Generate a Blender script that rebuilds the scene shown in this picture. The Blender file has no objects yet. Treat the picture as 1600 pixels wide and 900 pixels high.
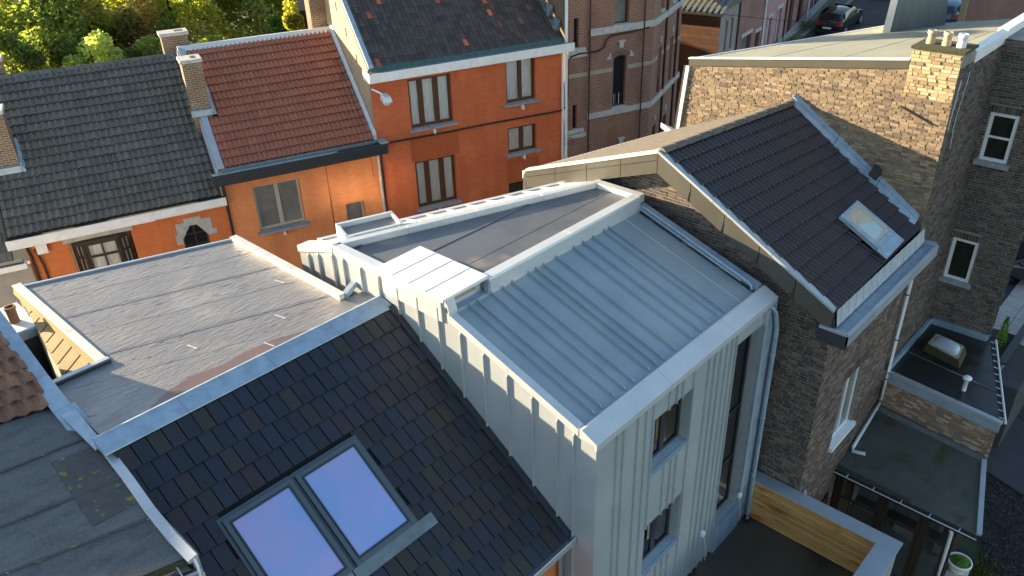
import bpy, math, random
from mathutils import Vector, Matrix
random.seed(7)
scene = bpy.context.scene
COL = scene.collection

# ------------------------------------------------------------------ camera
CAM = Vector((0.0, 0.0, 18.5))
PITCH, ROLL, YAW = 0.5239, 0.0348, 0.8047
FPX = 1255.1
_f = Vector((math.sin(YAW)*math.cos(PITCH), math.cos(YAW)*math.cos(PITCH), -math.sin(PITCH)))
_r = Vector((math.cos(YAW), -math.sin(YAW), 0)); _d = _f.cross(_r)
_R = math.cos(ROLL)*_r + math.sin(ROLL)*_d
_D = -math.sin(ROLL)*_r + math.cos(ROLL)*_d
cam_data = bpy.data.cameras.new('camera'); cam = bpy.data.objects.new('camera', cam_data); COL.objects.link(cam)
cam_data.sensor_width = 36.0; cam_data.lens = 36.0*FPX/1600.0
cam_data.clip_start = 0.1; cam_data.clip_end = 1000
cam.matrix_world = Matrix(((_R.x, -_D.x, -_f.x, CAM.x), (_R.y, -_D.y, -_f.y, CAM.y), (_R.z, -_D.z, -_f.z, CAM.z), (0, 0, 0, 1)))
scene.camera = cam

# ------------------------------------------------------------------ sky, sun, exposure
LIGHT_DIR = Vector((0.36, -1.0, -0.213)).normalized()       # the way the sunlight travels
sun_el = math.asin(-LIGHT_DIR.z)
sun_az = math.atan2(-LIGHT_DIR.x, -LIGHT_DIR.y)             # from +Y towards +X
world = bpy.data.worlds.new('World'); scene.world = world; world.use_nodes = True
wn = world.node_tree.nodes; wl = world.node_tree.links
sky = wn.new('ShaderNodeTexSky'); sky.sky_type = 'NISHITA'; sky.sun_disc = False
sky.sun_elevation = sun_el; sky.sun_rotation = sun_az
sky.air_density = 1.0; sky.dust_density = 0.6; sky.ozone_density = 1.0
wl.new(sky.outputs[0], wn['Background'].inputs[0]); wn['Background'].inputs[1].default_value = 0.098
sun_data = bpy.data.lights.new('sun', 'SUN'); sun_data.energy = 5.0; sun_data.angle = math.radians(0.5)
sun_data.color = (1.0, 0.80, 0.52)
sun = bpy.data.objects.new('sun', sun_data); COL.objects.link(sun)
sun.rotation_euler = LIGHT_DIR.to_track_quat('-Z', 'Y').to_euler()
sun.location = (0, 0, 60)
vs = scene.view_settings
vs.view_transform = 'Standard'; vs.look = 'None'; vs.exposure = 2.02; vs.gamma = 1.0; vs.use_curve_mapping = False
scene.cycles.blur_glossy = 0.0; scene.cycles.sample_clamp_indirect = 90.0      # keep the sun glints that street windows throw on the fronts opposite

# ------------------------------------------------------------------ helpers
def V(*a): return Vector(a)
def px(p):
    q = Vector(p)-CAM; z = q.dot(_f)
    if z < 0.3: return (-9999, -9999)
    return (800+FPX*q.dot(_R)/z, 450+FPX*q.dot(_D)/z)
def ray(u, v): return _f+_R*((u-800)/FPX)+_D*((v-450)/FPX)
def on_z(u, v, z): d = ray(u, v); return CAM+d*((z-CAM.z)/d.z)
def in_frame(p, m=120):
    u, v = px(p); return -m < u < 1600+m and -m < v < 900+m
STREET = -0.3446
SD = V(math.cos(STREET), math.sin(STREET), 0); ND = V(-math.sin(STREET), math.cos(STREET), 0)
def fw(s, d, z): return SD*s+ND*d+V(0, 0, z)                # street frame -> world
def lin(h):
    h = h.lstrip('#'); c = [int(h[i:i+2], 16)/255 for i in (0, 2, 4)]
    return tuple(x/12.92 if x <= .04045 else ((x+.055)/1.055)**2.4 for x in c)

BASE = {}
def thing(name, label, cat, base=(0, 0, 0), rot=0.0, group=None):
    e = bpy.data.objects.new(name, None); COL.objects.link(e)
    b = Vector(base); e.location = Matrix.Rotation(rot, 3, 'Z') @ b; e.rotation_euler = (0, 0, rot)
    e.empty_display_size = 0.3
    e['label'] = label; e['category'] = cat
    if group: e['group'] = group
    BASE[e.name] = b
    return e
def tag(o, label, cat, group=None):
    o['label'] = label; o['category'] = cat
    if group: o['group'] = group
    return o
def base_of(o):
    while o is not None:
        if o.name in BASE: return BASE[o.name]
        o = o.parent
    return Vector((0, 0, 0))

class MB:
    """collects faces in a thing's own frame; build() links them as one mesh object"""
    def __init__(s): s.v = []; s.f = []; s.t = []; s.sm = []
    def face(s, pts, tint=(1, 1, 1), smooth=False):
        i = len(s.v); s.v += [Vector(p) for p in pts]; s.f.append(list(range(i, i+len(pts)))); s.t.append(tint); s.sm.append(smooth)
    def mesh(s, verts, faces, tint=(1, 1, 1), smooth=False):
        i = len(s.v); s.v += [Vector(p) for p in verts]
        for f in faces: s.f.append([i+k for k in f]); s.t.append(tint); s.sm.append(smooth)
    def hexa(s, p, tint=(1, 1, 1)):      # 0-3 bottom ring, 4-7 top ring
        s.mesh(p, [(3, 2, 1, 0), (4, 5, 6, 7), (0, 1, 5, 4), (1, 2, 6, 5), (2, 3, 7, 6), (3, 0, 4, 7)], tint)
    def box(s, x0, x1, y0, y1, z0, z1, tint=(1, 1, 1)):
        s.hexa([(x0, y0, z0), (x1, y0, z0), (x1, y1, z0), (x0, y1, z0), (x0, y0, z1), (x1, y0, z1), (x1, y1, z1), (x0, y1, z1)], tint)
    def prism(s, poly, ext, tint=(1, 1, 1)):
        n = len(poly); e = Vector(ext); a = [Vector(p) for p in poly]
        s.mesh(a+[p+e for p in a], [tuple(range(n-1, -1, -1)), tuple(range(n, 2*n))]+[(i, (i+1) % n, n+(i+1) % n, n+i) for i in range(n)], tint)
    def bar(s, a, b, w, h, up=(0, 0, 1), tint=(1, 1, 1)):   # rectangular bar from a to b, w across, h along up (centred)
        a, b = Vector(a), Vector(b); d = (b-a).normalized(); u = Vector(up); x = d.cross(u).normalized(); u = x.cross(d)
        x *= w/2; u *= h/2
        s.hexa([a-x-u, a+x-u, b+x-u, b-x-u, a-x+u, a+x+u, b+x+u, b-x+u], tint)
    def tube(s, pts, r, n=8, tint=(1, 1, 1), caps=True, r2=None):
        pts = [Vector(p) for p in pts]; rings = []
        for i, p in enumerate(pts):
            d = (pts[min(i+1, len(pts)-1)]-pts[max(i-1, 0)]).normalized()
            u = V(0, 0, 1) if abs(d.z) < .9 else V(1, 0, 0)
            x = d.cross(u).normalized(); y = x.cross(d)
            rr = r if r2 is None else r+(r2-r)*i/(len(pts)-1)
            rings.append([p+(x*math.cos(k*2*math.pi/n)+y*math.sin(k*2*math.pi/n))*rr for k in range(n)])
        vv = [q for ring in rings for q in ring]; ff = []
        for i in range(len(pts)-1):
            for k in range(n): ff.append((i*n+k, i*n+(k+1) % n, (i+1)*n+(k+1) % n, (i+1)*n+k))
        s.mesh(vv, ff, tint, True)
        if caps:
            s.face(rings[0], tint); s.face(rings[-1][::-1], tint)
    def lathe(s, c, prof, n=16, tint=(1, 1, 1), smooth=True):   # prof: (r, z)
        c = Vector(c); vv = []; ff = []
        for r, z in prof:
            for k in range(n): a = k*2*math.pi/n; vv.append(c+V(r*math.cos(a), r*math.sin(a), z))
        for i in range(len(prof)-1):
            for k in range(n): ff.append((i*n+k, i*n+(k+1) % n, (i+1)*n+(k+1) % n, (i+1)*n+k))
        s.mesh(vv, ff, tint, smooth)
    def data(s, name, base):
        m = bpy.data.meshes.new(name)
        m.from_pydata([p-base for p in s.v], [], s.f)
        uv = m.uv_layers.new(name='UVMap'); k = 0; flat = [0.0]*(2*len(m.loops))
        for f in s.f:
            P = [s.v[i] for i in f]; n = Vector((0, 0, 0))
            for j in range(len(P)): n += P[j].cross(P[(j+1) % len(P)]) if False else (P[j]-P[0]).cross(P[(j+1) % len(P)]-P[0])
            if n.length > 1e-12: n.normalize()
            if abs(n.z) > .999: t, b = V(1, 0, 0), V(0, 1, 0)
            else:
                t = V(0, 0, 1).cross(n).normalized(); b = n.cross(t)
                if b.z < 0: b = -b
            for q in P: flat[2*k] = q.dot(t); flat[2*k+1] = q.dot(b); k += 1
        uv.data.foreach_set('uv', flat)
        at = m.attributes.new('tint', 'FLOAT_COLOR', 'FACE'); c = []
        for t in s.t: c += [t[0], t[1], t[2], 1.0]
        at.data.foreach_set('color', c)
        m.polygons.foreach_set('use_smooth', s.sm)
        m.update(); return m
    def build(s, name, mat, parent=None, bevel=0, kind=None, label=None):
        m = s.data(name, base_of(parent)); m.materials.append(mat)
        o = bpy.data.objects.new(name, m); COL.objects.link(o); o.parent = parent
        if bevel:
            b = o.modifiers.new('bevel', 'BEVEL'); b.width = bevel; b.segments = 2; b.limit_method = 'ANGLE'; b.angle_limit = math.radians(40)
        if kind: o['kind'] = kind
        if label: o['label'] = label
        return o
def part(name, mat, parent, fn, *a, bevel=0, **k):
    m = MB(); getattr(m, fn)(*a, **k); return m.build(name, mat, parent, bevel)
def instance(name, mesh, parent, mw):
    """copy of a shared mesh as a child; mw = matrix in the thing's own frame"""
    o = bpy.data.objects.new(name, mesh); COL.objects.link(o); o.parent = parent
    mw = mw.copy(); mw.translation = mw.translation-base_of(parent); o.matrix_basis = mw
    return o
def basis(o, x, y, z):
    return Matrix(((x.x, y.x, z.x, o.x), (x.y, y.y, z.y, o.y), (x.z, y.z, z.z, o.z), (0, 0, 0, 1)))

# ------------------------------------------------------------------ materials
MATS = {}
def mat(name, col, col2=None, nscale=2.0, stretch=(1, 1, 1), rough=.6, metal=0.0, bump=0.0, bscale=30.0, tint=False,
        rnd=0.0, ramp=None, spots=None, spec=.5, coat=0.0, nmin=.35, nmax=.65, coord='Object', rvar=0.0, bdist=.01, bstretch=None):
    m = bpy.data.materials.new(name); m.use_nodes = True; MATS[name] = m
    nt = m.node_tree; N = nt.nodes; L = nt.links; P = N['Principled BSDF']
    tc = N.new('ShaderNodeTexCoord'); mp = N.new('ShaderNodeMapping'); mp.inputs['Scale'].default_value = stretch
    L.new(tc.outputs[coord], mp.inputs[0])
    def C(c): return (*c, 1) if len(c) == 3 else c
    rgb = N.new('ShaderNodeRGB'); rgb.outputs[0].default_value = C(col); out = rgb.outputs[0]
    oi = None
    if ramp:
        oi = N.new('ShaderNodeObjectInfo'); cr = N.new('ShaderNodeValToRGB'); cr.color_ramp.interpolation = 'CONSTANT'
        while len(cr.color_ramp.elements) < len(ramp): cr.color_ramp.elements.new(.5)
        for i, c in enumerate(ramp): cr.color_ramp.elements[i].position = i/len(ramp); cr.color_ramp.elements[i].color = C(c)
        L.new(oi.outputs['Random'], cr.inputs[0]); out = cr.outputs[0]
    def mix(a, b, fac, mode='MIX'):
        x = N.new('ShaderNodeMix'); x.data_type = 'RGBA'; x.blend_type = mode
        if isinstance(fac, (int, float)): x.inputs[0].default_value = fac
        else: L.new(fac, x.inputs[0])
        for s, i in ((a, 6), (b, 7)):
            if hasattr(s, 'is_linked'): L.new(s, x.inputs[i])
            else: x.inputs[i].default_value = C(s)
        return x.outputs[2]
    def noise(scale, detail=5, rough_=.6, vec=None):
        n = N.new('ShaderNodeTexNoise'); n.inputs['Scale'].default_value = scale; n.inputs['Detail'].default_value = detail; n.inputs['Roughness'].default_value = rough_
        L.new(vec or mp.outputs[0], n.inputs['Vector']); return n.outputs['Fac']
    def rng(s, a, b, c=0.0, d=1.0):
        r = N.new('ShaderNodeMapRange'); r.inputs[1].default_value = a; r.inputs[2].default_value = b; r.inputs[3].default_value = c; r.inputs[4].default_value = d
        L.new(s, r.inputs[0]); return r.outputs[0]
    nz = None
    if col2 is not None:
        nz = noise(nscale); out = mix(out, col2, rng(nz, nmin, nmax))
    if spots:
        for sc, sscale, lo, hi in spots:
            sn = noise(sscale, 3, .5); out = mix(out, sc, rng(sn, lo, hi))
    if tint:
        a = N.new('ShaderNodeAttribute'); a.attribute_name = 'tint'; out = mix(out, a.outputs['Color'], 1.0, 'MULTIPLY')
    if rnd:
        if not oi: oi = N.new('ShaderNodeObjectInfo')
        hs = N.new('ShaderNodeHueSaturation'); L.new(out, hs.inputs['Color']); L.new(rng(oi.outputs['Random'], 0, 1, 1-rnd, 1+rnd), hs.inputs['Value']); out = hs.outputs[0]
    L.new(out, P.inputs['Base Color'])
    P.inputs['Roughness'].default_value = rough; P.inputs['Metallic'].default_value = metal
    P.inputs['Specular IOR Level'].default_value = spec; P.inputs['Coat Weight'].default_value = coat
    if rvar:
        L.new(rng(noise(nscale*1.7, 4), .3, .7, rough-rvar, rough+rvar), P.inputs['Roughness'])
    if bump:
        vec = mp.outputs[0]
        if bstretch:
            m2 = N.new('ShaderNodeMapping'); m2.inputs['Scale'].default_value = bstretch; L.new(tc.outputs[coord], m2.inputs[0]); vec = m2.outputs[0]
        b = N.new('ShaderNodeBump'); b.inputs['Strength'].default_value = bump; b.inputs['Distance'].default_value = bdist
        L.new(noise(bscale, 6, .6, vec), b.inputs['Height']); L.new(b.outputs[0], P.inputs['Normal'])
    return m
def brickmat(name, c1, c2, mortar, bw=.22, bh=.075, ms=.01, rough=.85, dirt=None, bump=.4):
    m = bpy.data.materials.new(name); m.use_nodes = True; nt = m.node_tree; N = nt.nodes; L = nt.links; P = N['Principled BSDF']
    tc = N.new('ShaderNodeTexCoord'); b = N.new('ShaderNodeTexBrick')
    b.inputs['Color1'].default_value = (*c1, 1); b.inputs['Color2'].default_value = (*c2, 1); b.inputs['Mortar'].default_value = (*mortar, 1)
    b.inputs['Scale'].default_value = 1; b.inputs['Brick Width'].default_value = bw; b.inputs['Row Height'].default_value = bh
    b.inputs['Mortar Size'].default_value = ms; b.inputs['Mortar Smooth'].default_value = .2; b.inputs['Bias'].default_value = -.1
    L.new(tc.outputs['UV'], b.inputs['Vector']); out = b.outputs['Color']
    n = N.new('ShaderNodeTexNoise'); n.inputs['Scale'].default_value = .9; n.inputs['Detail'].default_value = 6; L.new(tc.outputs['UV'], n.inputs['Vector'])
    r = N.new('ShaderNodeMapRange'); r.inputs[1].default_value = .35; r.inputs[2].default_value = .7; r.inputs[3].default_value = .0; r.inputs[4].default_value = .7
    L.new(n.outputs['Fac'], r.inputs[0])
    x = N.new('ShaderNodeMix'); x.data_type = 'RGBA'; x.blend_type = 'MIX'; L.new(r.outputs[0], x.inputs[0]); L.new(out, x.inputs[6])
    x.inputs[7].default_value = (*(dirt or tuple(k*.75 for k in c1)), 1)
    mp = N.new('ShaderNodeMapping'); mp.inputs['Scale'].default_value = (1.3, .35, 1); L.new(tc.outputs['UV'], mp.inputs[0])
    n2 = N.new('ShaderNodeTexNoise'); n2.inputs['Scale'].default_value = 1.6; n2.inputs['Detail'].default_value = 7; L.new(mp.outputs[0], n2.inputs['Vector'])
    r2 = N.new('ShaderNodeMapRange'); r2.inputs[1].default_value = .38; r2.inputs[2].default_value = .68; r2.inputs[3].default_value = 1.06; r2.inputs[4].default_value = .90; L.new(n2.outputs['Fac'], r2.inputs[0])
    hs = N.new('ShaderNodeHueSaturation'); L.new(x.outputs[2], hs.inputs['Color']); L.new(r2.outputs[0], hs.inputs['Value'])
    L.new(hs.outputs[0], P.inputs['Base Color']); P.inputs['Roughness'].default_value = rough; P.inputs['Specular IOR Level'].default_value = .25
    bp = N.new('ShaderNodeBump'); bp.inputs['Strength'].default_value = bump; bp.inputs['Distance'].default_value = .008; bp.invert = True
    L.new(b.outputs['Fac'], bp.inputs['Height']); L.new(bp.outputs[0], P.inputs['Normal'])
    return m
def glassmat(name, col, rough=.04, spec=.5, metal=0.0):
    m = bpy.data.materials.new(name); m.use_nodes = True; P = m.node_tree.nodes['Principled BSDF']
    P.inputs['Base Color'].default_value = (*col, 1); P.inputs['Roughness'].default_value = rough; P.inputs['Specular IOR Level'].default_value = spec
    P.inputs['Metallic'].default_value = metal; P.inputs['IOR'].default_value = 1.52
    return m

zinc = mat('zinc', (.42, .46, .50), (.35, .39, .43), nscale=1.2, rough=.42, metal=.35, rvar=.08, bump=.05, bscale=3, bdist=.02)
zinc_wall = mat('zinc_wall', (.43, .455, .467), (.375, .405, .425), nscale=.8, rough=.45, metal=.25, rvar=.06, bump=.06, bscale=2.2, bdist=.02, rnd=.05)
zinc_roof = mat('zinc_roof', (.285, .345, .38), (.345, .39, .415), nscale=.7, rough=.40, metal=.35, rvar=.06, bump=.06, bscale=1.6, bdist=.03, rnd=.03, nmin=.4, nmax=.62)
zinc_cap = mat('zinc_cap', (.60, .61, .61), (.53, .545, .555), nscale=1.5, rough=.42, metal=.3, rvar=.06)
zinc_lid = mat('zinc_lid', (.80, .78, .72), (.66, .65, .60), nscale=2.5, rough=.4, nmin=.5, nmax=.62)  # paler than the other zinc, standing in for the lid's glossy reflection
stack_metal = mat('stack_metal', (.085, .115, .13), (.065, .09, .10), nscale=2, stretch=(3, 3, .3), rough=.5, metal=.2)
zinc_blue = mat('zinc_blue', (.34, .43, .52), (.25, .33, .40), nscale=4, rough=.5, metal=.3, rvar=.08, bump=.15, bscale=7, bdist=.03)
zinc_old = mat('zinc_old', (.42, .46, .50), (.62, .60, .58), nscale=3, stretch=(3, 3, .5), rough=.5, metal=.3, nmin=.5, nmax=.7)
black_metal = mat('black_metal', (.02, .022, .025), rough=.5)
dark_fascia = mat('dark_fascia', (.030, .034, .042), rough=.5, rnd=.15)
olive_fascia = mat('olive_fascia', (.082, .077, .062), (.070, .066, .053), nscale=1.5, rough=.5, metal=.2, rnd=.05)
slate_tile = mat('slate_tile', (.02, .02, .02), rough=.42, rvar=.08, nscale=1.0, spec=.5, bump=.12, bscale=60,
                 ramp=[(.015, .019, .030), (.017, .022, .035), (.019, .018, .027), (.014, .017, .026), (.026, .021, .022), (.016, .021, .035), (.020, .021, .026), (.025, .022, .019), (.013, .015, .020)],
                 spots=[((.040, .042, .030), 9, .69, .78)], rnd=.10)
slate_deck = mat('slate_deck', (.008, .009, .01), rough=.9)
bitumen = mat('bitumen', (.195, .187, .190), (.165, .158, .162), nscale=1.1, rough=.42, rvar=.08, bump=.8, bscale=4.0, bdist=.022, bstretch=(1.1, 3.6, 1), spec=.5,
              spots=[((.225, .22, .215), .9, .55, .7)], rnd=.05)
bitumen_wet = mat('bitumen_wet', (.17, .10, .08), (.13, .09, .08), nscale=1.6, rough=.22, bump=.03, bscale=4, spec=.5)
bitumen_old = mat('bitumen_old', (.105, .108, .112), (.062, .064, .066), nscale=1.6, stretch=(1, 3, 1), rough=.75, bump=.5, bscale=70, bdist=.006,
                  spots=[((.14, .14, .14), 24, .55, .66)], rnd=.06)
bitumen_patch = mat('bitumen_patch', (.055, .053, .055), (.075, .072, .070), nscale=5, rough=.85, bump=.5, bscale=90, bdist=.006,
                    spots=[((.20, .19, .02), 5.5, .62, .70), ((.42, .42, .32), 16, .70, .74)])
membrane = mat('membrane', (.105, .108, .118), (.085, .088, .098), nscale=.7, rough=.40, rvar=.12, bump=.10, bscale=3, bdist=.02, spec=.5, nmin=.45, nmax=.55,
               spots=[((.19, .17, .155), .45, .56, .60)])
big_flat = mat('big_flat', (.27, .272, .215), (.225, .23, .18), nscale=1.2, rough=.8, bump=.3, bscale=40, spots=[((.24, .25, .17), .7, .58, .75)])
black_flat = mat('black_flat', (.010, .011, .011), (.020, .021, .022), nscale=1.2, rough=.34, rvar=.1, bump=.15, bscale=20, spots=[((.030, .028, .018), 2.2, .58, .7), ((.12, .07, .02), 30, .74, .76)])
green_flat = mat('green_flat', (.085, .086, .074), (.058, .062, .052), nscale=1.0, rough=.7, bump=.3, bscale=50, spots=[((.052, .050, .020), 1.6, .56, .66)])
lead = mat('lead', (.13, .165, .18), (.18, .215, .23), nscale=5, rough=.5, metal=.3, bump=.4, bscale=9, bdist=.02)
white_paint = mat('white_paint', (.78, .77, .76), (.68, .67, .66), nscale=4, rough=.5)
white_pvc = mat('white_pvc', (.72, .74, .76), rough=.4)
stone = mat('stone', (.46, .45, .43), (.34, .33, .32), nscale=6, rough=.8, bump=.2)
blue_stone = mat('blue_stone', (.32, .33, .35), (.22, .23, .25), nscale=5, rough=.7, bump=.2)
cream = mat('cream', (.31, .255, .145), (.27, .225, .13), nscale=3, rough=.85, spec=.15)
cream_cap = mat('cream_cap', (.66, .64, .58), (.56, .54, .48), nscale=4, rough=.45, metal=.2)
grey_render = mat('grey_render', (.34, .31, .29), (.27, .25, .235), nscale=2.5, rough=.9, bump=.3)
pvc_brown = mat('pvc_brown', (.10, .042, .016), (.075, .03, .012), nscale=6, rough=.45)
pvc_beige = mat('pvc_beige', (.42, .37, .30), rough=.5)
dark_wood = mat('dark_wood', (.045, .028, .018), (.03, .02, .013), nscale=6, rough=.5)
anthracite = mat('anthracite', (.035, .040, .046), rough=.4, metal=.2)
sky_frame = mat('sky_frame', (.10, .125, .14), rough=.38, metal=.5)
curtain = mat('curtain', (.82, .82, .80), (.62, .62, .61), nscale=9, stretch=(2.5, 2.5, .25), rough=.9)
curtain_room_glow = mat('curtain_room_glow', (.60, .44, .20), (.36, .24, .10), nscale=4, stretch=(2, 2, .4), rough=.9)  # yellow tone stands in for the lit interior of the upper window
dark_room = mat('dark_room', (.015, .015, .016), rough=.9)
pane_dark = glassmat('pane_dark', (.012, .015, .018), .05, .6)
pane_green = glassmat('pane_green', (.010, .018, .014), .05, .6)
pane_pale = mat('pane_pale', (.42, .52, .50), (.52, .58, .54), nscale=1.2, rough=.1, metal=.5)
pane_sky = mat('pane_sky', (.38, .50, .80), (.55, .50, .78), nscale=.8, nmin=.42, nmax=.62, rough=.06, metal=.7, rvar=.03, bump=.02, bscale=2, bdist=.02)  # blue and lilac noise stands in for the uneven sky reflection
pane_grey = mat('pane_grey', (.13, .13, .125), (.20, .195, .18), nscale=1.5, rough=.12, spec=.6)
wood_boards = mat('wood_boards', (.60, .34, .12), (.48, .25, .08), nscale=1.6, stretch=(3, .8, 3), rough=.6, rnd=.22, spots=[((.40, .13, .03), 1.4, .6, .68)], bump=.2)
cable_mat = mat('cable', (.02, .018, .017), rough=.6)
terra = mat('terra', (.30, .14, .08), (.22, .10, .06), nscale=5, rough=.85)
pot_mat = mat('pot_cream', (.46, .38, .26), (.30, .25, .17), nscale=7, rough=.85)
moss = mat('moss', (.10, .19, .025), (.06, .12, .02), nscale=14, rough=.95, bump=.8, bscale=40, bdist=.03)
gravel_mat = mat('gravel', (.045, .047, .052), tint=True, rough=.85)
ground_mat = mat('ground', (.05, .047, .040), (.030, .030, .026), nscale=1.5, rough=.95, bump=.5, bscale=12, bdist=.03, spots=[((.04, .06, .018), .6, .56, .66)])
asphalt = mat('asphalt', (.062, .060, .068), (.048, .047, .052), nscale=1.5, rough=.85, bump=.3, bscale=60)
paving = mat('paving', (.15, .145, .13), (.10, .10, .09), nscale=2, rough=.9, bump=.4, bscale=20, spots=[((.06, .10, .02), .7, .58, .68)])
kerb_mat = mat('kerb', (.26, .25, .24), rough=.85)
terrace_mat = mat('terrace', (.046, .041, .026), (.068, .060, .040), nscale=.8, rough=.6, rvar=.12, bump=.2, bscale=30, spots=[((.018, .022, .010), 1.1, .56, .66)])
bark = mat('bark', (.06, .045, .03), (.035, .027, .018), nscale=8, rough=.95)
leaf_mat = mat('leaf', (1, 1, 1), tint=True, rough=.55, spec=.3)
def _leafy(m):
    nt = m.node_tree; P = nt.nodes['Principled BSDF']; src = P.inputs['Base Color'].links[0].from_socket
    t = nt.nodes.new('ShaderNodeBsdfTranslucent'); x = nt.nodes.new('ShaderNodeMixShader'); x.inputs[0].default_value = .6
    g = nt.nodes.new('ShaderNodeMix'); g.data_type = 'RGBA'; g.blend_type = 'MULTIPLY'; g.inputs[0].default_value = 1; g.inputs[7].default_value = (2.6, 2.4, 1.1, 1)
    nt.links.new(src, g.inputs[6]); nt.links.new(g.outputs[2], t.inputs[0])
    nt.links.new(P.outputs[0], x.inputs[1]); nt.links.new(t.outputs[0], x.inputs[2]); nt.links.new(x.outputs[0], nt.nodes['Material Output'].inputs[0])
_leafy(leaf_mat)
brick_geo = mat('brick_pieces', (1, 1, 1), tint=True, rough=.9, bump=.5, bscale=45, bdist=.006, spec=.2)
mortar_old = mat('mortar_old', (.27, .245, .215), (.19, .173, .152), nscale=5, rough=.95, bump=.5, bscale=40)
br_red = brickmat('brick_red', (.60, .145, .052), (.52, .11, .038), (.50, .18, .085), dirt=(.47, .105, .042))
br_orange = brickmat('brick_orange', (.74, .275, .105), (.65, .225, .082), (.60, .26, .13), dirt=(.64, .215, .08))
br_orange2 = brickmat('brick_orange_deep', (.63, .18, .055), (.55, .14, .043), (.52, .20, .085), dirt=(.54, .145, .045))
br_brown = brickmat('brick_brown', (.235, .098, .062), (.16, .07, .05), (.33, .27, .22), dirt=(.20, .095, .066), ms=.012)
br_dark = brickmat('brick_dark', (.16, .10, .07), (.10, .065, .05), (.26, .22, .18), dirt=(.14, .10, .075))
br_yellow = brickmat('brick_yellow', (.42, .33, .21), (.34, .26, .17), (.36, .32, .25), dirt=(.36, .28, .18))
br_pink = brickmat('brick_pink', (.28, .14, .125), (.23, .12, .11), (.30, .22, .20))
tile_grey = mat('tile_grey', (.138, .130, .115), (.10, .097, .084), nscale=6, rough=.8, rnd=.16, coord='Object',
                spots=[((.055, .062, .030), 3.5, .60, .72), ((.5, .52, .46), 5.0, .765, .785)])
tile_red = mat('tile_red', (.355, .130, .080), (.30, .105, .064), nscale=5, rough=.7, rnd=.10)
tile_red_worn = mat('tile_red_worn', (.27, .13, .09), (.20, .09, .06), nscale=6, rough=.8, rnd=.15)
tile_dark = mat('tile_dark', (.060, .050, .049), (.043, .037, .037), nscale=3, rough=.7, tint=True)
tile_brown = mat('tile_brown', (.046, .034, .037), (.033, .026, .029), nscale=5, rough=.36, rnd=.12, spots=[((.05, .048, .035), 8, .66, .78)])
tile_ridge = mat('tile_ridge', (.135, .115, .095), (.10, .085, .07), nscale=5, rough=.7, rnd=.10)
tile_old = mat('tile_old', (.30, .13, .066), (.15, .082, .055), nscale=5, rough=.85, rnd=.25, spots=[((.28, .24, .20), 6, .66, .78)])
moss_edge = mat('moss_edge', (.055, .06, .02), (.03, .032, .015), nscale=15, rough=.95, bump=.6, bscale=60)
conifer_dark = None

# ------------------------------------------------------------------ shared shapes
def rolled_tile_mesh(name, material, rolls=2, amp=.03, thick=.022, lift=.035, n=4, lip=None):
    """unit roof tile: x 0..1 across, y 0..1 up the slope (front lip at y=0), z normal, in metres for z"""
    m = MB(); k = rolls*n; top = []; 
    for i in range(k+1):
        x = i/k; z = amp*max(0.0, math.sin(2*math.pi*(x*rolls-.25)))**.8 if True else 0
        top.append((x*1.02, z))
    for i in range(k):
        (xa, za), (xb, zb) = top[i], top[i+1]
        m.mesh([(xa, -.06, za+lift), (xb, -.06, zb+lift), (xb, 1.05, zb), (xa, 1.05, za)], [(0, 1, 2, 3)], smooth=True)
        m.mesh([(xa, -.06, za+lift-thick), (xb, -.06, zb+lift-thick), (xb, -.06, zb+lift), (xa, -.06, za+lift)], [(0, 1, 2, 3)])
    m.face([(top[-1][0], -.06, lift), (top[-1][0], 1.05, 0), (top[-1][0], 1.05, -thick), (top[-1][0], -.06, lift-thick)])
    d = m.data(name, V(0, 0, 0)); d.materials.append(material)
    if lip:
        d.materials.append(lip)
        for p in d.polygons:
            if all(abs(d.vertices[v].co.y+.06) < 1e-4 for v in p.vertices): p.material_index = 1
    return d
def flat_tile_mesh(name, material, gap=.006, wm=.265, lm=.4, thick=.022, lift=.03):
    m = MB(); g = gap/wm; b = .004/wm; bl = .004/lm
    x0, x1 = g, 1-g
    m.mesh([(x0, -.1, lift-thick), (x1, -.1, lift-thick), (x1, 1.08, -thick), (x0, 1.08, -thick),
            (x0+b, -.1+bl, lift), (x1-b, -.1+bl, lift), (x1-b, 1.08, 0), (x0+b, 1.08, 0)],
           [(4, 5, 6, 7), (0, 1, 5, 4), (1, 2, 6, 5), (3, 0, 4, 7)])
    d = m.data(name, V(0, 0, 0)); d.materials.append(material); return d
def tile_roof(parent, meshes, A, B, C, D, nx, ny, name='roof_tile', stagger=0.0, skip=None, jitter=.004, pick=None):
    """A top-left, B top-right, C bottom-right, D bottom-left (thing frame). tiles are separate children sharing meshes"""
    A, B, C, D = map(Vector, (A, B, C, D)); out = []
    def pt(u, v): return (A*(1-u)+B*u)*(1-v)+(D*(1-u)+C*u)*v
    for j in range(ny):
        v1 = (j+1)/ny; v0 = j/ny; off = stagger if j % 2 else 0.0
        i0 = -1 if off else 0
        for i in range(i0, nx):
            ua, ub = (i+off)/nx, (i+1+off)/nx
            ua, ub = max(ua, 0), min(ub, 1)
            if ub-ua < .15/nx: continue
            c = pt((ua+ub)/2, (v0+v1)/2)
            if skip and skip(c, (ua+ub)/2, (v0+v1)/2): continue
            o = pt(ua, v1); x = pt(ub, v1)-o; y = pt(ua, v0)-o
            z = x.cross(y).normalized()
            o = o+z*random.uniform(-jitter, jitter)
            m = meshes[pick(i, j)] if pick else random.choice(meshes)
            out.append(instance(name, m, parent, basis(o, x, y, z)))
    return out
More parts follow.
